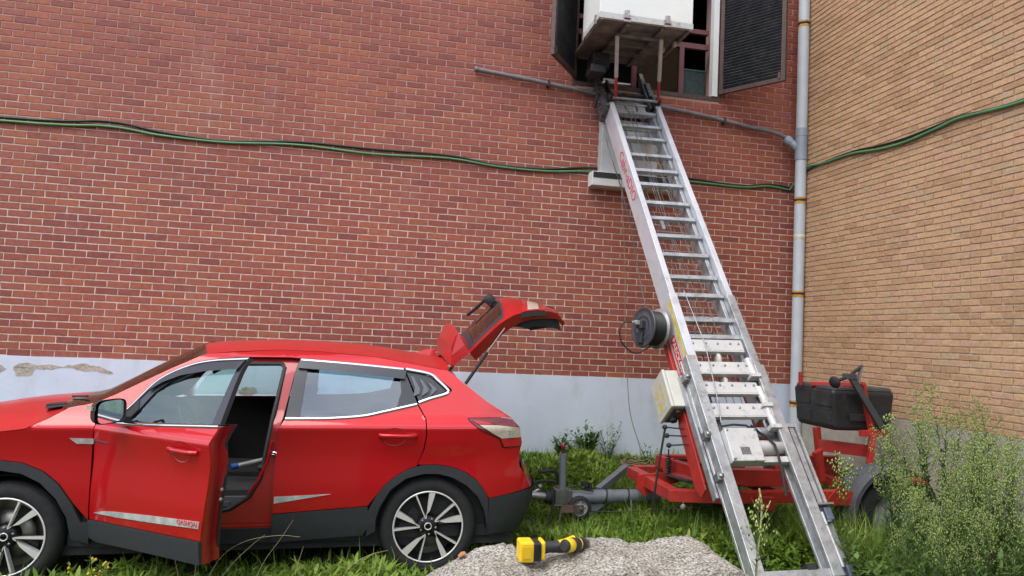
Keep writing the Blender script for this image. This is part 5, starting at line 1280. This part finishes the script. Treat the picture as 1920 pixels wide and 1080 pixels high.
for k in range(3):
    b.tube([(-2.10+.16*math.cos(a)*(1-.12*k), -.72+.10*math.sin(a), .50+.012*k+.015*math.sin(3*a+k)) for a in np.linspace(0, 2*PI, 22)], .006, 5, False)
top(b, 'coiled_rope', mat('hemp_rope', (.20, .14, .09), .9), 'loose coil of brown rope lying in the grass by the wall', 'rope', loc=(-2.1, -.72, .5))

# ================================================================== CONCRETE BLOCK AND DRILL
conc = bpy.data.materials.new('rough_concrete'); conc.use_nodes = True
N, L = conc.node_tree.nodes, conc.node_tree.links; bs = N['Principled BSDF']; bs.inputs['Roughness'].default_value = .95; bs.inputs['Specular IOR Level'].default_value = .2
geo = N.new('ShaderNodeNewGeometry')
n1 = N.new('ShaderNodeTexNoise'); n1.inputs['Scale'].default_value = 120; n1.inputs['Detail'].default_value = 6; n1.inputs['Roughness'].default_value = .62
n2 = N.new('ShaderNodeTexNoise'); n2.inputs['Scale'].default_value = 9; n2.inputs['Detail'].default_value = 8
vo = N.new('ShaderNodeTexVoronoi'); vo.inputs['Scale'].default_value = 95
for n_ in (n1, n2, vo): L.new(geo.outputs['Position'], n_.inputs['Vector'])
r1 = N.new('ShaderNodeValToRGB'); e = r1.color_ramp.elements
e[0].position = .38; e[0].color = (.11, .105, .098, 1); e[1].position = .58; e[1].color = (.54, .52, .47, 1)
L.new(n1.outputs['Fac'], r1.inputs['Fac'])
r2 = N.new('ShaderNodeValToRGB'); e = r2.color_ramp.elements
e[0].position = .35; e[0].color = (.70, .66, .60, 1); e[1].position = .7; e[1].color = (1, .98, .95, 1)
L.new(n2.outputs['Fac'], r2.inputs['Fac'])
mm = N.new('ShaderNodeMix'); mm.data_type = 'RGBA'; mm.blend_type = 'MULTIPLY'; mm.inputs['Factor'].default_value = 1
L.new(r1.outputs['Color'], mm.inputs['A']); L.new(r2.outputs['Color'], mm.inputs['B']); L.new(mm.outputs['Result'], bs.inputs['Base Color'])
ad = N.new('ShaderNodeMath'); ad.operation = 'ADD'; L.new(n1.outputs['Fac'], ad.inputs[0]); L.new(vo.outputs['Distance'], ad.inputs[1])
bp = N.new('ShaderNodeBump'); bp.inputs['Strength'].default_value = 1.; bp.inputs['Distance'].default_value = .006
L.new(ad.outputs[0], bp.inputs['Height']); L.new(bp.outputs['Normal'], bs.inputs['Normal'])
RP = [(-4.75, .70), (-4.60, .80), (-4.468, .902), (-4.383, .943), (-4.332, .968), (-4.279, .974), (-4.211, .975), (-4.18, .955), (-4.134, .950), (-4.099, .972), (-4.044, .988), (-3.97, .996), (-3.895, 1.002), (-3.848, .995), (-3.799, .977), (-3.722, .987), (-3.625, 1.002), (-3.566, 1.0), (-3.515, .977), (-3.475, .944), (-3.452, .90), (-3.44, .80), (-3.43, .5)]
rpx, rpz = [p[0] for p in RP], [p[1] for p in RP]
def rockp(u, v):
    x = -4.75+(-3.43+4.75)*u; zt = np.interp(x, rpx, rpz)
    yf, yb = -5.40, -5.02
    # v: front foot -> front top edge -> back top edge -> back foot
    if v < .35: t = v/.35; p = Vector((x, yf-.10*(1-t), t*(zt-.055)))
    elif v < .42: t = (v-.35)/.07; p = Vector((x, yf+.03*t, zt-.055+.045*t))
    elif v < .75: t = (v-.42)/.33; p = Vector((x, yf+.03+(yb-yf-.03)*t, zt-.010+.010*math.sin(PI*t*.5)))
    else: t = (v-.75)/.25; p = Vector((x, yb+.06*t, zt*(1-t)))
    k = .6 if v > .42 and v < .8 else 1
    q = p*1
    a = noise.noise(q*7)*.030 + noise.noise(q*19)*.012 + noise.noise(q*55)*.009 + noise.noise(q*110)*.006
    d = Vector((.25, -.6 if v < .5 else .5, .55 if v > .3 else .1)).normalized()
    return p+d*a*k
b = MB(); b.grid(rockp, 230, 190)
for u in (0, 1):
    pts = [rockp(u, j/190) for j in range(191)]; b.add(pts, [tuple(range(191))], False)
top(b, 'concrete_block', conc, 'broken lump of rough grey concrete in the foreground with a yellow drill on top', 'concrete', loc=(-4.05, -5.2, 0))
b = MB(); b.prism([(-4.398, .938), (-4.380, .943), (-4.370, .954), (-4.385, .953)], lambda x, z, d: (x, d, z+.006), -5.06, -5.03)
top(b, 'brick_shard', mat('orange_shard', (.36, .15, .08), .9, var=.3, vscale=60), 'small orange brick shard on the left shoulder of the concrete lump', 'brick shard', loc=(-4.39, -5.05, .96), bevel=.004)

yel = mat('yellow_plastic', (.75, .50, .012), .42, var=.06, vscale=40); dblk = mat('black_plastic', (.018, .018, .019), .5, var=.2, vscale=40)
DX, DY, DZ = -4.13, -5.17, 1.0
dr = thing('cordless_drill', (DX, DY, .96), 'yellow and black cordless drill lying on the rough concrete lump', 'drill')
b = MB(); b.box((-4.220, -5.200, .970), (-4.174, -5.135, 1.034)); bt = b.build('battery', yel, dr, bevel=.006)
b = MB(); b.box((-4.175, -5.198, .973), (-4.150, -5.137, 1.030)); b.build('battery_rail', dblk, bt, bevel=.003)
b = MB()
for k in range(5): b.box((-4.170+.004*k, -5.2045, .978+.0*k), (-4.1685+.004*k, -5.2015, 1.026))
b.build('battery_rib', dblk, bt)
b = MB(); b.box((-4.215, -5.2065, .985), (-4.185, -5.2048, 1.022)); b.build('battery_panel', mat('deep_yellow', (.62, .38, .01), .5), bt, bevel=.0006)
b = MB(); b.box((-4.152, -5.198, .975), (-4.136, -5.137, 1.036)); b.build('handle_foot', yel, dr, bevel=.008)
b = MB(); b.tube([(-4.14, -5.165, 1.008), (-4.115, -5.165, 1.010), (-4.085, -5.165, 1.010), (-4.07, -5.165, 1.012)], [.021, .018, .019, .021], 14); b.build('grip', dblk, dr)
b = MB(); b.tube([(-4.085, -5.165, 1.011), (-4.06, -5.160, 1.014), (-4.03, -5.155, 1.018)], [.0195, .021, .026], 14); b.build('handle_neck', yel, dr)
b = MB(); b.tube([(-4.065, -5.185, 1.016), (-4.045, -5.183, 1.018)], [.011, .011], 8); b.build('trigger', dblk, dr)
hd = Vector((.74, .66, -.12)).normalized(); h0 = Vector((-4.055, -5.185, 1.02))
def seg(a, c, ra, rc_, m_, nm, par=dr):
    b = MB(); b.tube([h0+hd*a, h0+hd*(a+.004), h0+hd*(c-.004), h0+hd*c], [ra*.9, ra, rc_, rc_*.9], 18); return b.build(nm, m_, par)
seg(-.035, -.022, .016, .021, dblk, 'rear_cap'); seg(-.022, .012, .0215, .022, yel, 'motor_housing'); seg(.012, .045, .0235, .0235, dblk, 'gear_collar'); seg(.045, .051, .0225, .0225, yel, 'speed_ring'); seg(.051, .08, .022, .020, dblk, 'clutch_ring'); seg(.08, .098, .019, .017, mat('grey_sleeve', (.10, .10, .10), .4, .5), 'chuck_sleeve'); ck = seg(.098, .118, .016, .009, mat('chuck_steel', (.42, .41, .40), .3, .9), 'chuck')
seg(.118, .123, .006, .005, dblk, 'chuck_jaw', ck)

# ================================================================== VEGETATION
def leafmat(name, cols, transl=.35):
    M = bpy.data.materials.new(name); M.use_nodes = True; N, L = M.node_tree.nodes, M.node_tree.links; N.clear()
    o = N.new('ShaderNodeOutputMaterial'); at = N.new('ShaderNodeAttribute'); at.attribute_name = 'tint'
    r = N.new('ShaderNodeValToRGB'); r.color_ramp.elements[0].color = (*cols[0], 1); r.color_ramp.elements[-1].color = (*cols[-1], 1)
    for i, c in enumerate(cols[1:-1]): e = r.color_ramp.elements.new((i+1)/(len(cols)-1)); e.color = (*c, 1)
    L.new(at.outputs['Fac'], r.inputs['Fac'])
    p = N.new('ShaderNodeBsdfPrincipled'); p.inputs['Roughness'].default_value = .5; p.inputs['Specular IOR Level'].default_value = .35
    t = N.new('ShaderNodeBsdfTranslucent'); m_ = N.new('ShaderNodeMixShader'); m_.inputs['Fac'].default_value = transl
    L.new(r.outputs['Color'], p.inputs['Base Color']); L.new(r.outputs['Color'], t.inputs['Color'])
    L.new(p.outputs[0], m_.inputs[1]); L.new(t.outputs[0], m_.inputs[2]); L.new(m_.outputs[0], o.inputs['Surface'])
    return M
grass_m = leafmat('grass_green', [(.052, .100, .013), (.100, .195, .024), (.165, .275, .036), (.25, .35, .055), (.38, .33, .16)])
weed_m = leafmat('weed_green', [(.034, .072, .020), (.060, .125, .030), (.100, .185, .040), (.15, .24, .055)])
head_m = leafmat('seed_head', [(.15, .26, .06), (.26, .38, .09), (.40, .48, .14), (.54, .55, .26)], .25)
yflow_m = leafmat('yellow_bud', [(.55, .36, .02), (.72, .52, .03)], .2)
rflow_m = leafmat('rusty_bud', [(.35, .10, .04), (.50, .22, .07)], .2)

# height of the ground, sampled
gx = np.arange(-10, .8, .12); gy = np.arange(-8, .4, .12)
GZ = np.array([[ground_z(x, y) for y in gy] for x in gx])
def gz(x, y):
    i = np.clip(((x+10)/.12).astype(int), 0, len(gx)-2); j = np.clip(((y+8)/.12).astype(int), 0, len(gy)-2)
    fx = (x+10)/.12-i; fy = (y+8)/.12-j
    return GZ[i, j]*(1-fx)*(1-fy)+GZ[i+1, j]*fx*(1-fy)+GZ[i, j+1]*(1-fx)*fy+GZ[i+1, j+1]*fx*fy

def blades(base, length, width, az, lean, curl, tint, segs=3, prof=(1, .85, .55, 0)):
    """ribbons: n x 3 base points; returns verts, tris, tint per vert"""
    n = len(base); d = np.stack([np.cos(az), np.sin(az), 0*az], 1); sd = np.stack([-np.sin(az), np.cos(az), 0*az], 1)
    vs = []; p = base.copy(); ang = lean.copy(); st = length/segs
    for k in range(segs+1):
        w = (width*prof[k]/2)[:, None]
        if k < segs: vs += [p-sd*w, p+sd*w]
        else: vs += [p]
        p = p + (d*np.sin(ang)[:, None]+np.array([0, 0, 1])*np.cos(ang)[:, None])*st[:, None]
        ang = ang+curl
    nv = 2*segs+1; V = np.stack(vs, 1).reshape(-1, 3); T = []
    for k in range(segs-1): T += [(2*k, 2*k+1, 2*k+3), (2*k, 2*k+3, 2*k+2)]
    T += [(2*segs-2, 2*segs-1, 2*segs)]
    F = (np.arange(n)*nv)[:, None, None]+np.array(T)[None]
    return V, F.reshape(-1, 3), np.repeat(tint, nv)
def tri_obj(name, parts, m, loc=(0, 0, 0)):
    V = np.concatenate([p[0] for p in parts]); off = np.cumsum([0]+[len(p[0]) for p in parts[:-1]])
    F = np.concatenate([p[1]+o for p, o in zip(parts, off)]); T = np.concatenate([p[2] for p in parts])
    V = V-np.array(loc)
    me = bpy.data.meshes.new(name); me.vertices.add(len(V)); me.vertices.foreach_set('co', V.ravel().astype(np.float32))
    me.loops.add(len(F)*3); me.loops.foreach_set('vertex_index', F.ravel().astype(np.int32))
    me.polygons.add(len(F)); me.polygons.foreach_set('loop_start', np.arange(len(F), dtype=np.int32)*3); me.polygons.foreach_set('loop_total', np.full(len(F), 3, dtype=np.int32))
    a = me.attributes.new('tint', 'FLOAT', 'POINT'); a.data.foreach_set('value', np.clip(T, 0, 1).astype(np.float32))
    me.materials.append(m); me.update(); me.validate()
    return me

def scatter(n, x0, x1, y0, y1):
    x = rng.uniform(x0, x1, n); y = rng.uniform(y0, y1, n)
    keep = np.ones(n, bool)
    for wx_ in (-4.242, -6.887):
        keep &= ~((np.abs(x-wx_) < .26) & (np.abs(y+2.3) < .13))
    keep &= ~((np.abs(x+.64) < .22) & (np.abs(y+2.34) < .12))
    keep &= x < -.14
    return x[keep], y[keep]
def patchy(x, y, f): return np.array([noise.noise(Vector((a*f, c*f, 3.3))) for a, c in zip(x, y)])
parts = []
def add_grass(n, reg, lmin, lmax, wmin, wmax, leafy=False, tshift=0., lean=(.05, .75), cl=.45):
    x, y = scatter(n, *reg); n = len(x)
    pn = patchy(x, y, 2.2); pn2 = patchy(x+40, y, 5.5)
    ln = rng.uniform(lmin, lmax, n)*(1+.6*pn)*(1+.5*pn2); ln = np.clip(ln, .03, .6)
    if leafy:
        z = gz(x, y)+rng.uniform(.0, .105, n)*(1+pn)
        parts.append(blades(np.stack([x, y, z], 1), ln, rng.uniform(wmin, wmax, n), rng.uniform(0, 2*PI, n), rng.uniform(.5, 1.4, n), rng.uniform(.0, .35, n), np.clip(.42+tshift+.22*rng.standard_normal(n)*.7+.3*pn+.1*pn2, 0, .78), 3, (.25, 1, .8, 0)))
    else:
        t = np.clip(.40+tshift+.16*rng.standard_normal(n)+.3*pn+.1*pn2, 0, .78); t[rng.random(n) < .02] = 1
        parts.append(blades(np.stack([x, y, gz(x, y)-.01], 1), ln, rng.uniform(wmin, wmax, n), rng.uniform(0, 2*PI, n), rng.uniform(*lean, n), rng.uniform(.05, cl, n), t))
# bank by the wall and under the trailer
add_grass(34000, (-4.0, 0, -2.4, -.03), .06, .25, .004, .010, False, .08)
add_grass(2200, (-2.6, 0, -2.6, -.03), .22, .38, .004, .008, False, .1)
add_grass(30000, (-4.0, 0, -2.4, -.03), .03, .09, .010, .030, True, .08)
add_grass(9000, (-4.0, 0, -.9, -.03), .05, .10, .02, .04, True, .12)
# foreground right
add_grass(9000, (-3.0, -1.2, -4.2, -2.4), .06, .16, .004, .010)
add_grass(9000, (-4.0, -2.8, -4.2, -2.4), .10, .22, .004, .010)
add_grass(11000, (-1.5, 0, -4.2, -2.4), .14, .34, .005, .012)
add_grass(22000, (-4.0, 0, -4.2, -2.4), .045, .11, .014, .034, True, .06)
# in front of and under the car
add_grass(15000, (-7.6, -3.9, -3.7, -2.25), .05, .17, .004, .010, False, -.03)
add_grass(700, (-7.6, -3.9, -3.3, -2.35), .12, .27, .005, .009, False, .05)
add_grass(2500, (-7.6, -3.9, -3.3, -2.5), .05, .11, .012, .030, True, .10)
add_grass(5000, (-7.6, -3.9, -3.3, -2.4), .08, .20, .003, .007, False, .12)
add_grass(12000, (-7.6, -3.9, -3.7, -2.25), .035, .09, .012, .028, True, -.02)
add_grass(3500, (-8, -3.9, -2.25, -.1), .05, .14, .004, .009, False, -.1)
add_grass(7000, (-9.9, -7.6, -5, -.1), .08, .2, .004, .010)
add_grass(9000, (-9, 0, -7.9, -4.2), .05, .15, .004, .010)
gme = tri_obj('grass', parts, grass_m)
go = bpy.data.objects.new('grass', gme); COL.objects.link(go)
tag(go, 'thick green grass and low leafy weeds growing over the ground', 'grass', kind='stuff')
# long dry stems leaning out of the grass by the open door
dm = mat('dry_straw', (.42, .34, .20), .8)
for i, (x, y, z0, pts) in enumerate([(-5.62, -2.75, .10, [(.10, 0, .17), (.24, -.05, .27), (.42, -.05, .30), (.55, -.05, .29)]), (-5.55, -2.8, .10, [(.10, .0, .14), (.2, .02, .24), (.27, .02, .30)]),
                                     (-5.35, -2.7, .06, [(.07, .02, .16), (.15, .03, .28), (.22, .03, .40)]), (-5.75, -2.75, .08, [(-.04, 0, .16), (-.09, 0, .27), (-.12, 0, .36)]), (-5.70, -2.62, .08, [(.0, .02, .2), (-.02, .03, .36), (-.05, .05, .50)]),
                                     (-4.85, -2.75, .05, [(.09, 0, .14), (.2, .0, .21), (.32, .0, .24)]), (-5.1, -2.75, .06, [(.02, 0, .14), (.05, 0, .26)])]):
    b = MB(); p = spline([(x, y, z0)]+[(x+a, y+c, z0+d) for a, c, d in pts], 5); b.tube(p, list(np.linspace(.0022, .0010, len(p))), 5, False)
    top(b, 'dry_grass_stem', dm, ['longest dry grass stem, arching flat to the right below the open front door', 'shorter dry stem curving up under the longest one by the open door', 'straight dry grass stem rising steeply to the right before the rear door sill', 'dry stem leaning left against the open door edge', 'upright thin dry stem standing in the door opening of the car', 'pale dry stem bending right towards the rear wheel of the car', 'short upright dry stem in the grass before the rear door'][i], 'grass stem', 'dry stems by the car', loc=(x, y, z0))

# --- tall weeds with pale seed heads
def weed_proto(seed, H, leaves=70, heads=190, branch0=.48, spread=.16, hm=None, hsize=.0066, leaf_len=.085):
    r = np.random.default_rng(seed); R = random.Random(seed)
    b = MB(); lean = r.uniform(-.07, .07, 2)
    def stem(t): return Vector((lean[0]*t*t+.015*math.sin(3*t+seed), lean[1]*t*t+.012*math.cos(2.6*t+seed), H*t))
    b.tube([stem(t) for t in np.linspace(0, 1, 9)], list(np.linspace(.0045, .0012, 9)), 5, False)
    tips = []
    nb = R.randint(15, 22)
    for k in range(nb):
        t = branch0+(1-branch0)*(k+.5)/nb; p = stem(t); a = k*2.4+R.uniform(-.3, .3); ln = spread*(1.15-.75*(t-branch0)/(1-branch0))*R.uniform(.7, 1.2)
        d = Vector((math.cos(a), math.sin(a), 0)); q1 = p+d*ln*.5+Vector((0, 0, ln*.45)); q2 = p+d*ln*.85+Vector((0, 0, ln*1.15))
        b.tube([p, q1, q2], [.0016, .0012, .0008], 4, False); tips.append((p, q1, q2))
    hv, hf, ht = [], [], []
    for k in range(heads):
        p, q1, q2 = R.choice(tips); t = R.uniform(.35, 1.05); c = (q1.lerp(q2, (t-.5)*2) if t > .5 else p.lerp(q1, t*2))+Vector((R.gauss(0, .013), R.gauss(0, .013), R.gauss(0, .012)))
        s = hsize*R.uniform(.7, 1.3); o = len(hv)
        hv += [c+Vector((0, 0, s*1.4)), c+Vector((s*.7, 0, 0)), c+Vector((-.35*s, .6*s, 0)), c+Vector((-.35*s, -.6*s, 0)), c+Vector((0, 0, -s))]
        hf += [(o, o+1, o+2), (o, o+2, o+3), (o, o+3, o+1), (o+4, o+2, o+1), (o+4, o+3, o+2), (o+4, o+1, o+3)]; ht += [R.uniform(0, 1)]*5
    n = leaves; tt = r.uniform(.04, .80, n)**.95; base = np.array([stem(t) for t in tt]); az = np.arange(n)*2.4+r.uniform(-.4, .4, n)
    ln = leaf_len*(1.25-.75*tt)*r.uniform(.7, 1.3, n)
    lv = blades(base, ln, ln*.15, az, r.uniform(.6, 1.1, n), r.uniform(.1, .45, n), np.clip(.55-.1*tt+.22*r.standard_normal(n), 0, 1), 3, (.4, 1, .75, 0))
    return b.mesh('stem', mat('weed_stem', (.10, .13, .05), .7, var=.3, vscale=20)), tri_obj('leaves', [lv], weed_m), tri_obj('seed_heads', [(np.array(hv), np.array(hf), np.array(ht))], hm or head_m)
PROT = [weed_proto(20+i, h, lv, hd_, b0, sp_) for i, (h, lv, hd_, b0, sp_) in enumerate([(1.15, 150, 250, .58, .15), (1.02, 150, 220, .60, .14), (.90, 130, 200, .60, .14), (1.25, 160, 270, .57, .16), (.75, 110, 170, .58, .13), (1.08, 150, 230, .59, .14)])]
def plant_it(name, prot, x, y, z, rz, sc, label, cat, group=None, tilt=(0, 0)):
    t = thing(name, (x, y, z), label, cat, group); t.rotation_euler = (tilt[0], tilt[1], rz); t.scale = (sc, sc, sc)
    for nm, me in zip(('stem', 'leaves', 'seed_heads'), prot):
        o = bpy.data.objects.new(nm, me); COL.objects.link(o); o.parent = t
        if nm != 'stem': o['kind'] = 'stuff'
    return t
R5 = random.Random(5)
spots = []
for k in range(400):
    x, y = R5.uniform(-1.50, -.16), R5.uniform(-3.95, -2.50)
    if x < -.55 and y > -2.68: continue
    if x < -.80-.85*(-2.6-y): continue
    if x > -.42 and y < -3.15: continue
    if x > -.75 and y < -3.6: continue
    if (x, y) and min([1]+[math.hypot(x-a, y-c) for a, c in spots]) < .085: continue
    spots.append((x, y))
    if len(spots) >= 66: break
for (x, y) in spots:
    k = R5.randrange(6); edge = min(1, (x+1.45)/.8)
    plant_it('tall_weed', PROT[k], x, y, float(gz(np.array([x]), np.array([y]))[0])-.02, R5.uniform(0, 6.28), R5.uniform(.80, 1.06)*(.66+.34*edge), 'tall thin weed with pale green seed heads in the thicket by the tan wall', 'weed', 'tall weeds by the tan wall', (R5.uniform(-.10, .10), R5.uniform(-.10, .10)))
gzs = lambda x, y: float(gz(np.array([x]), np.array([y]))[0])
# single ones that can be told apart
P1 = weed_proto(61, .98, 60, 210, .60, .085, hsize=.010, leaf_len=.09)
plant_it('tall_weed', P1, -.86, -2.72, gzs(-.86, -2.72)+.04, .4, 1.0, 'upright weed with a narrow green spike in front of the black tool box', 'weed')
P2 = weed_proto(62, .70, 40, 170, .55, .12, hsize=.011, leaf_len=.085)
plant_it('tall_weed', P2, -1.18, -2.62, gzs(-1.18, -2.62), 1.4, .98, 'yellowish bushy weed growing up before the red trailer frame and mudguard', 'weed')
P4 = weed_proto(64, .62, 30, 60, .55, .11, hsize=.011, leaf_len=.06)
plant_it('tall_weed', P4, -2.50, -3.62, .16, .8, 1.0, 'slender weed with whitish buds in front of the left foot of the ladder', 'weed')
b = MB(); p = spline([(-2.38, -3.45, .14), (-2.385, -3.45, .34), (-2.37, -3.45, .56), (-2.36, -3.45, .72), (-2.38, -3.45, .84)], 4); b.tube(p, .006, 6, False); b.tube([(-2.365, -3.45, .64), (-2.33, -3.46, .72), (-2.31, -3.46, .77)], .0035, 5, False)
top(b, 'bare_stalk', mat('pale_stalk', (.34, .38, .15), .7, var=.2, vscale=20), 'bare pale yellow green stalk standing between the ladder rails', 'stalk', loc=(-2.38, -3.45, .14))
# leafy bushy weeds
def bush_proto(seed, H, stems, lpl, ll, wd, flowers=0, fm=None):
    r = np.random.default_rng(seed); R = random.Random(seed); b = MB(); base, az, ln, tt = [], [], [], []; fl = []
    for s in range(stems):
        a = R.uniform(0, 6.28); sp = R.uniform(.1, .55)*H; h = H*R.uniform(.6, 1.05)
        f = lambda t: Vector((math.cos(a)*sp*t**1.4, math.sin(a)*sp*t**1.4, h*t))
        b.tube([f(t) for t in np.linspace(0, 1, 6)], list(np.linspace(.003, .001, 6)), 4, False)
        for k in range(lpl):
            t = .15+.85*(k+R.random())/lpl; base.append(f(t)); az.append(R.uniform(0, 6.28)); ln.append(ll*(1.15-.5*t)*R.uniform(.6, 1.25)); tt.append(t)
        for k in range(flowers): fl.append(f(R.uniform(.85, 1.05))+Vector((R.gauss(0, .02), R.gauss(0, .02), R.gauss(0, .02))))
    base, az, ln, tt = np.array(base), np.array(az), np.array(ln), np.array(tt); n = len(az)
    lv = blades(base, ln, ln*wd, az, r.uniform(.6, 1.4, n), r.uniform(.0, .4, n), np.clip(.45+.25*tt+.2*r.standard_normal(n), 0, 1), 3, (.3, 1, .8, 0))
    out = [b.mesh('stem', MATS['weed_stem']), tri_obj('leaves', [lv], weed_m)]
    if flowers:
        hv, hf, ht = [], [], []
        for c in fl:
            s = .012*R.uniform(.7, 1.2); o = len(hv)
            hv += [c+Vector((0, 0, s)), c+Vector((s, 0, 0)), c+Vector((-.5*s, .86*s, 0)), c+Vector((-.5*s, -.86*s, 0)), c+Vector((0, 0, -s))]
            hf += [(o, o+1, o+2), (o, o+2, o+3), (o, o+3, o+1), (o+4, o+2, o+1), (o+4, o+3, o+2), (o+4, o+1, o+3)]; ht += [R.random()]*5
        out.append(tri_obj('flower_heads', [(np.array(hv), np.array(hf), np.array(ht))], fm or yflow_m))
    return out
def bush(prot, x, y, rz, sc, label, group=None, name='leafy_weed', cat='weed', dz=-.01):
    t = thing(name, (x, y, gzs(x, y)+dz), label, cat, group); t.rotation_euler = (0, 0, rz); t.scale = (sc, sc, sc)
    for nm, me in zip(('stem', 'leaves', 'flower_heads'), prot):
        o = bpy.data.objects.new(nm, me); COL.objects.link(o); o.parent = t
        if nm != 'stem': o['kind'] = 'stuff'
    return t
YB = bush_proto(71, .40, 14, 16, .055, .42, 2)
bush(YB, -6.12, -3.02, .3, 1.0, 'leafy plant with small yellow buds between the front wheel and the open door')
bush(bush_proto(72, .26, 9, 14, .06, .42), -6.36, -3.08, 1.3, 1.0, 'low pale green leafy weed touching the front wheel of the car')
LBS = [bush_proto(80+i, h, 13, 15, l_, w_) for i, (h, l_, w_) in enumerate([(.42, .075, .30), (.36, .09, .42), (.50, .08, .22), (.30, .07, .5)])]
for k in range(56):
    x, y = R5.uniform(-1.55, -.2), R5.uniform(-4.1, -2.75)
    if x < -1.2 and y > -3.0 or (x > -.5 and y < -3.4): continue
    bush(LBS[R5.randrange(4)], x, y, R5.uniform(0, 6.28), R5.uniform(.8, 1.25), 'low bushy green weed among the tall stems at the right', 'bushy weeds under the tall ones')
for (x, y, sc, lb) in ((-2.72, -.22, 1.0, 'dark green leafy weed against the plaster base behind the tow bar jack'), (-2.42, -.16, 1.25, 'tallest leafy weed growing up the pale plaster base by the wall'), (-2.22, -.22, .9, 'small leafy weed on the bank right of the tallest wall weed'), (-1.86, -.5, .8, 'leafy weed beside the black power cable of the control box')):
    bush(LBS[R5.randrange(4)], x, y, R5.uniform(0, 6.28), sc, lb)
# dry twigs in the right corner
b = MB()
for k in range(60):
    x, y = R5.uniform(-.75, -.05), R5.uniform(-4.1, -3.2); z = gzs(min(x, -.1), y); a = R5.uniform(0, 6.28); l_ = R5.uniform(.08, .25)
    b.tube([(x, y, z), (x+math.cos(a)*l_*.5, y+math.sin(a)*l_*.5, z+l_*.5), (x+math.cos(a)*l_, y+math.sin(a)*l_, z+l_*.6)], .0022, 4, False)
o = top(b, 'dry_twigs', mat('dry_twig', (.17, .11, .07), .9, var=.3, vscale=20), 'tangle of dry brown twigs in the grass at the right edge', 'twigs', kind='stuff')
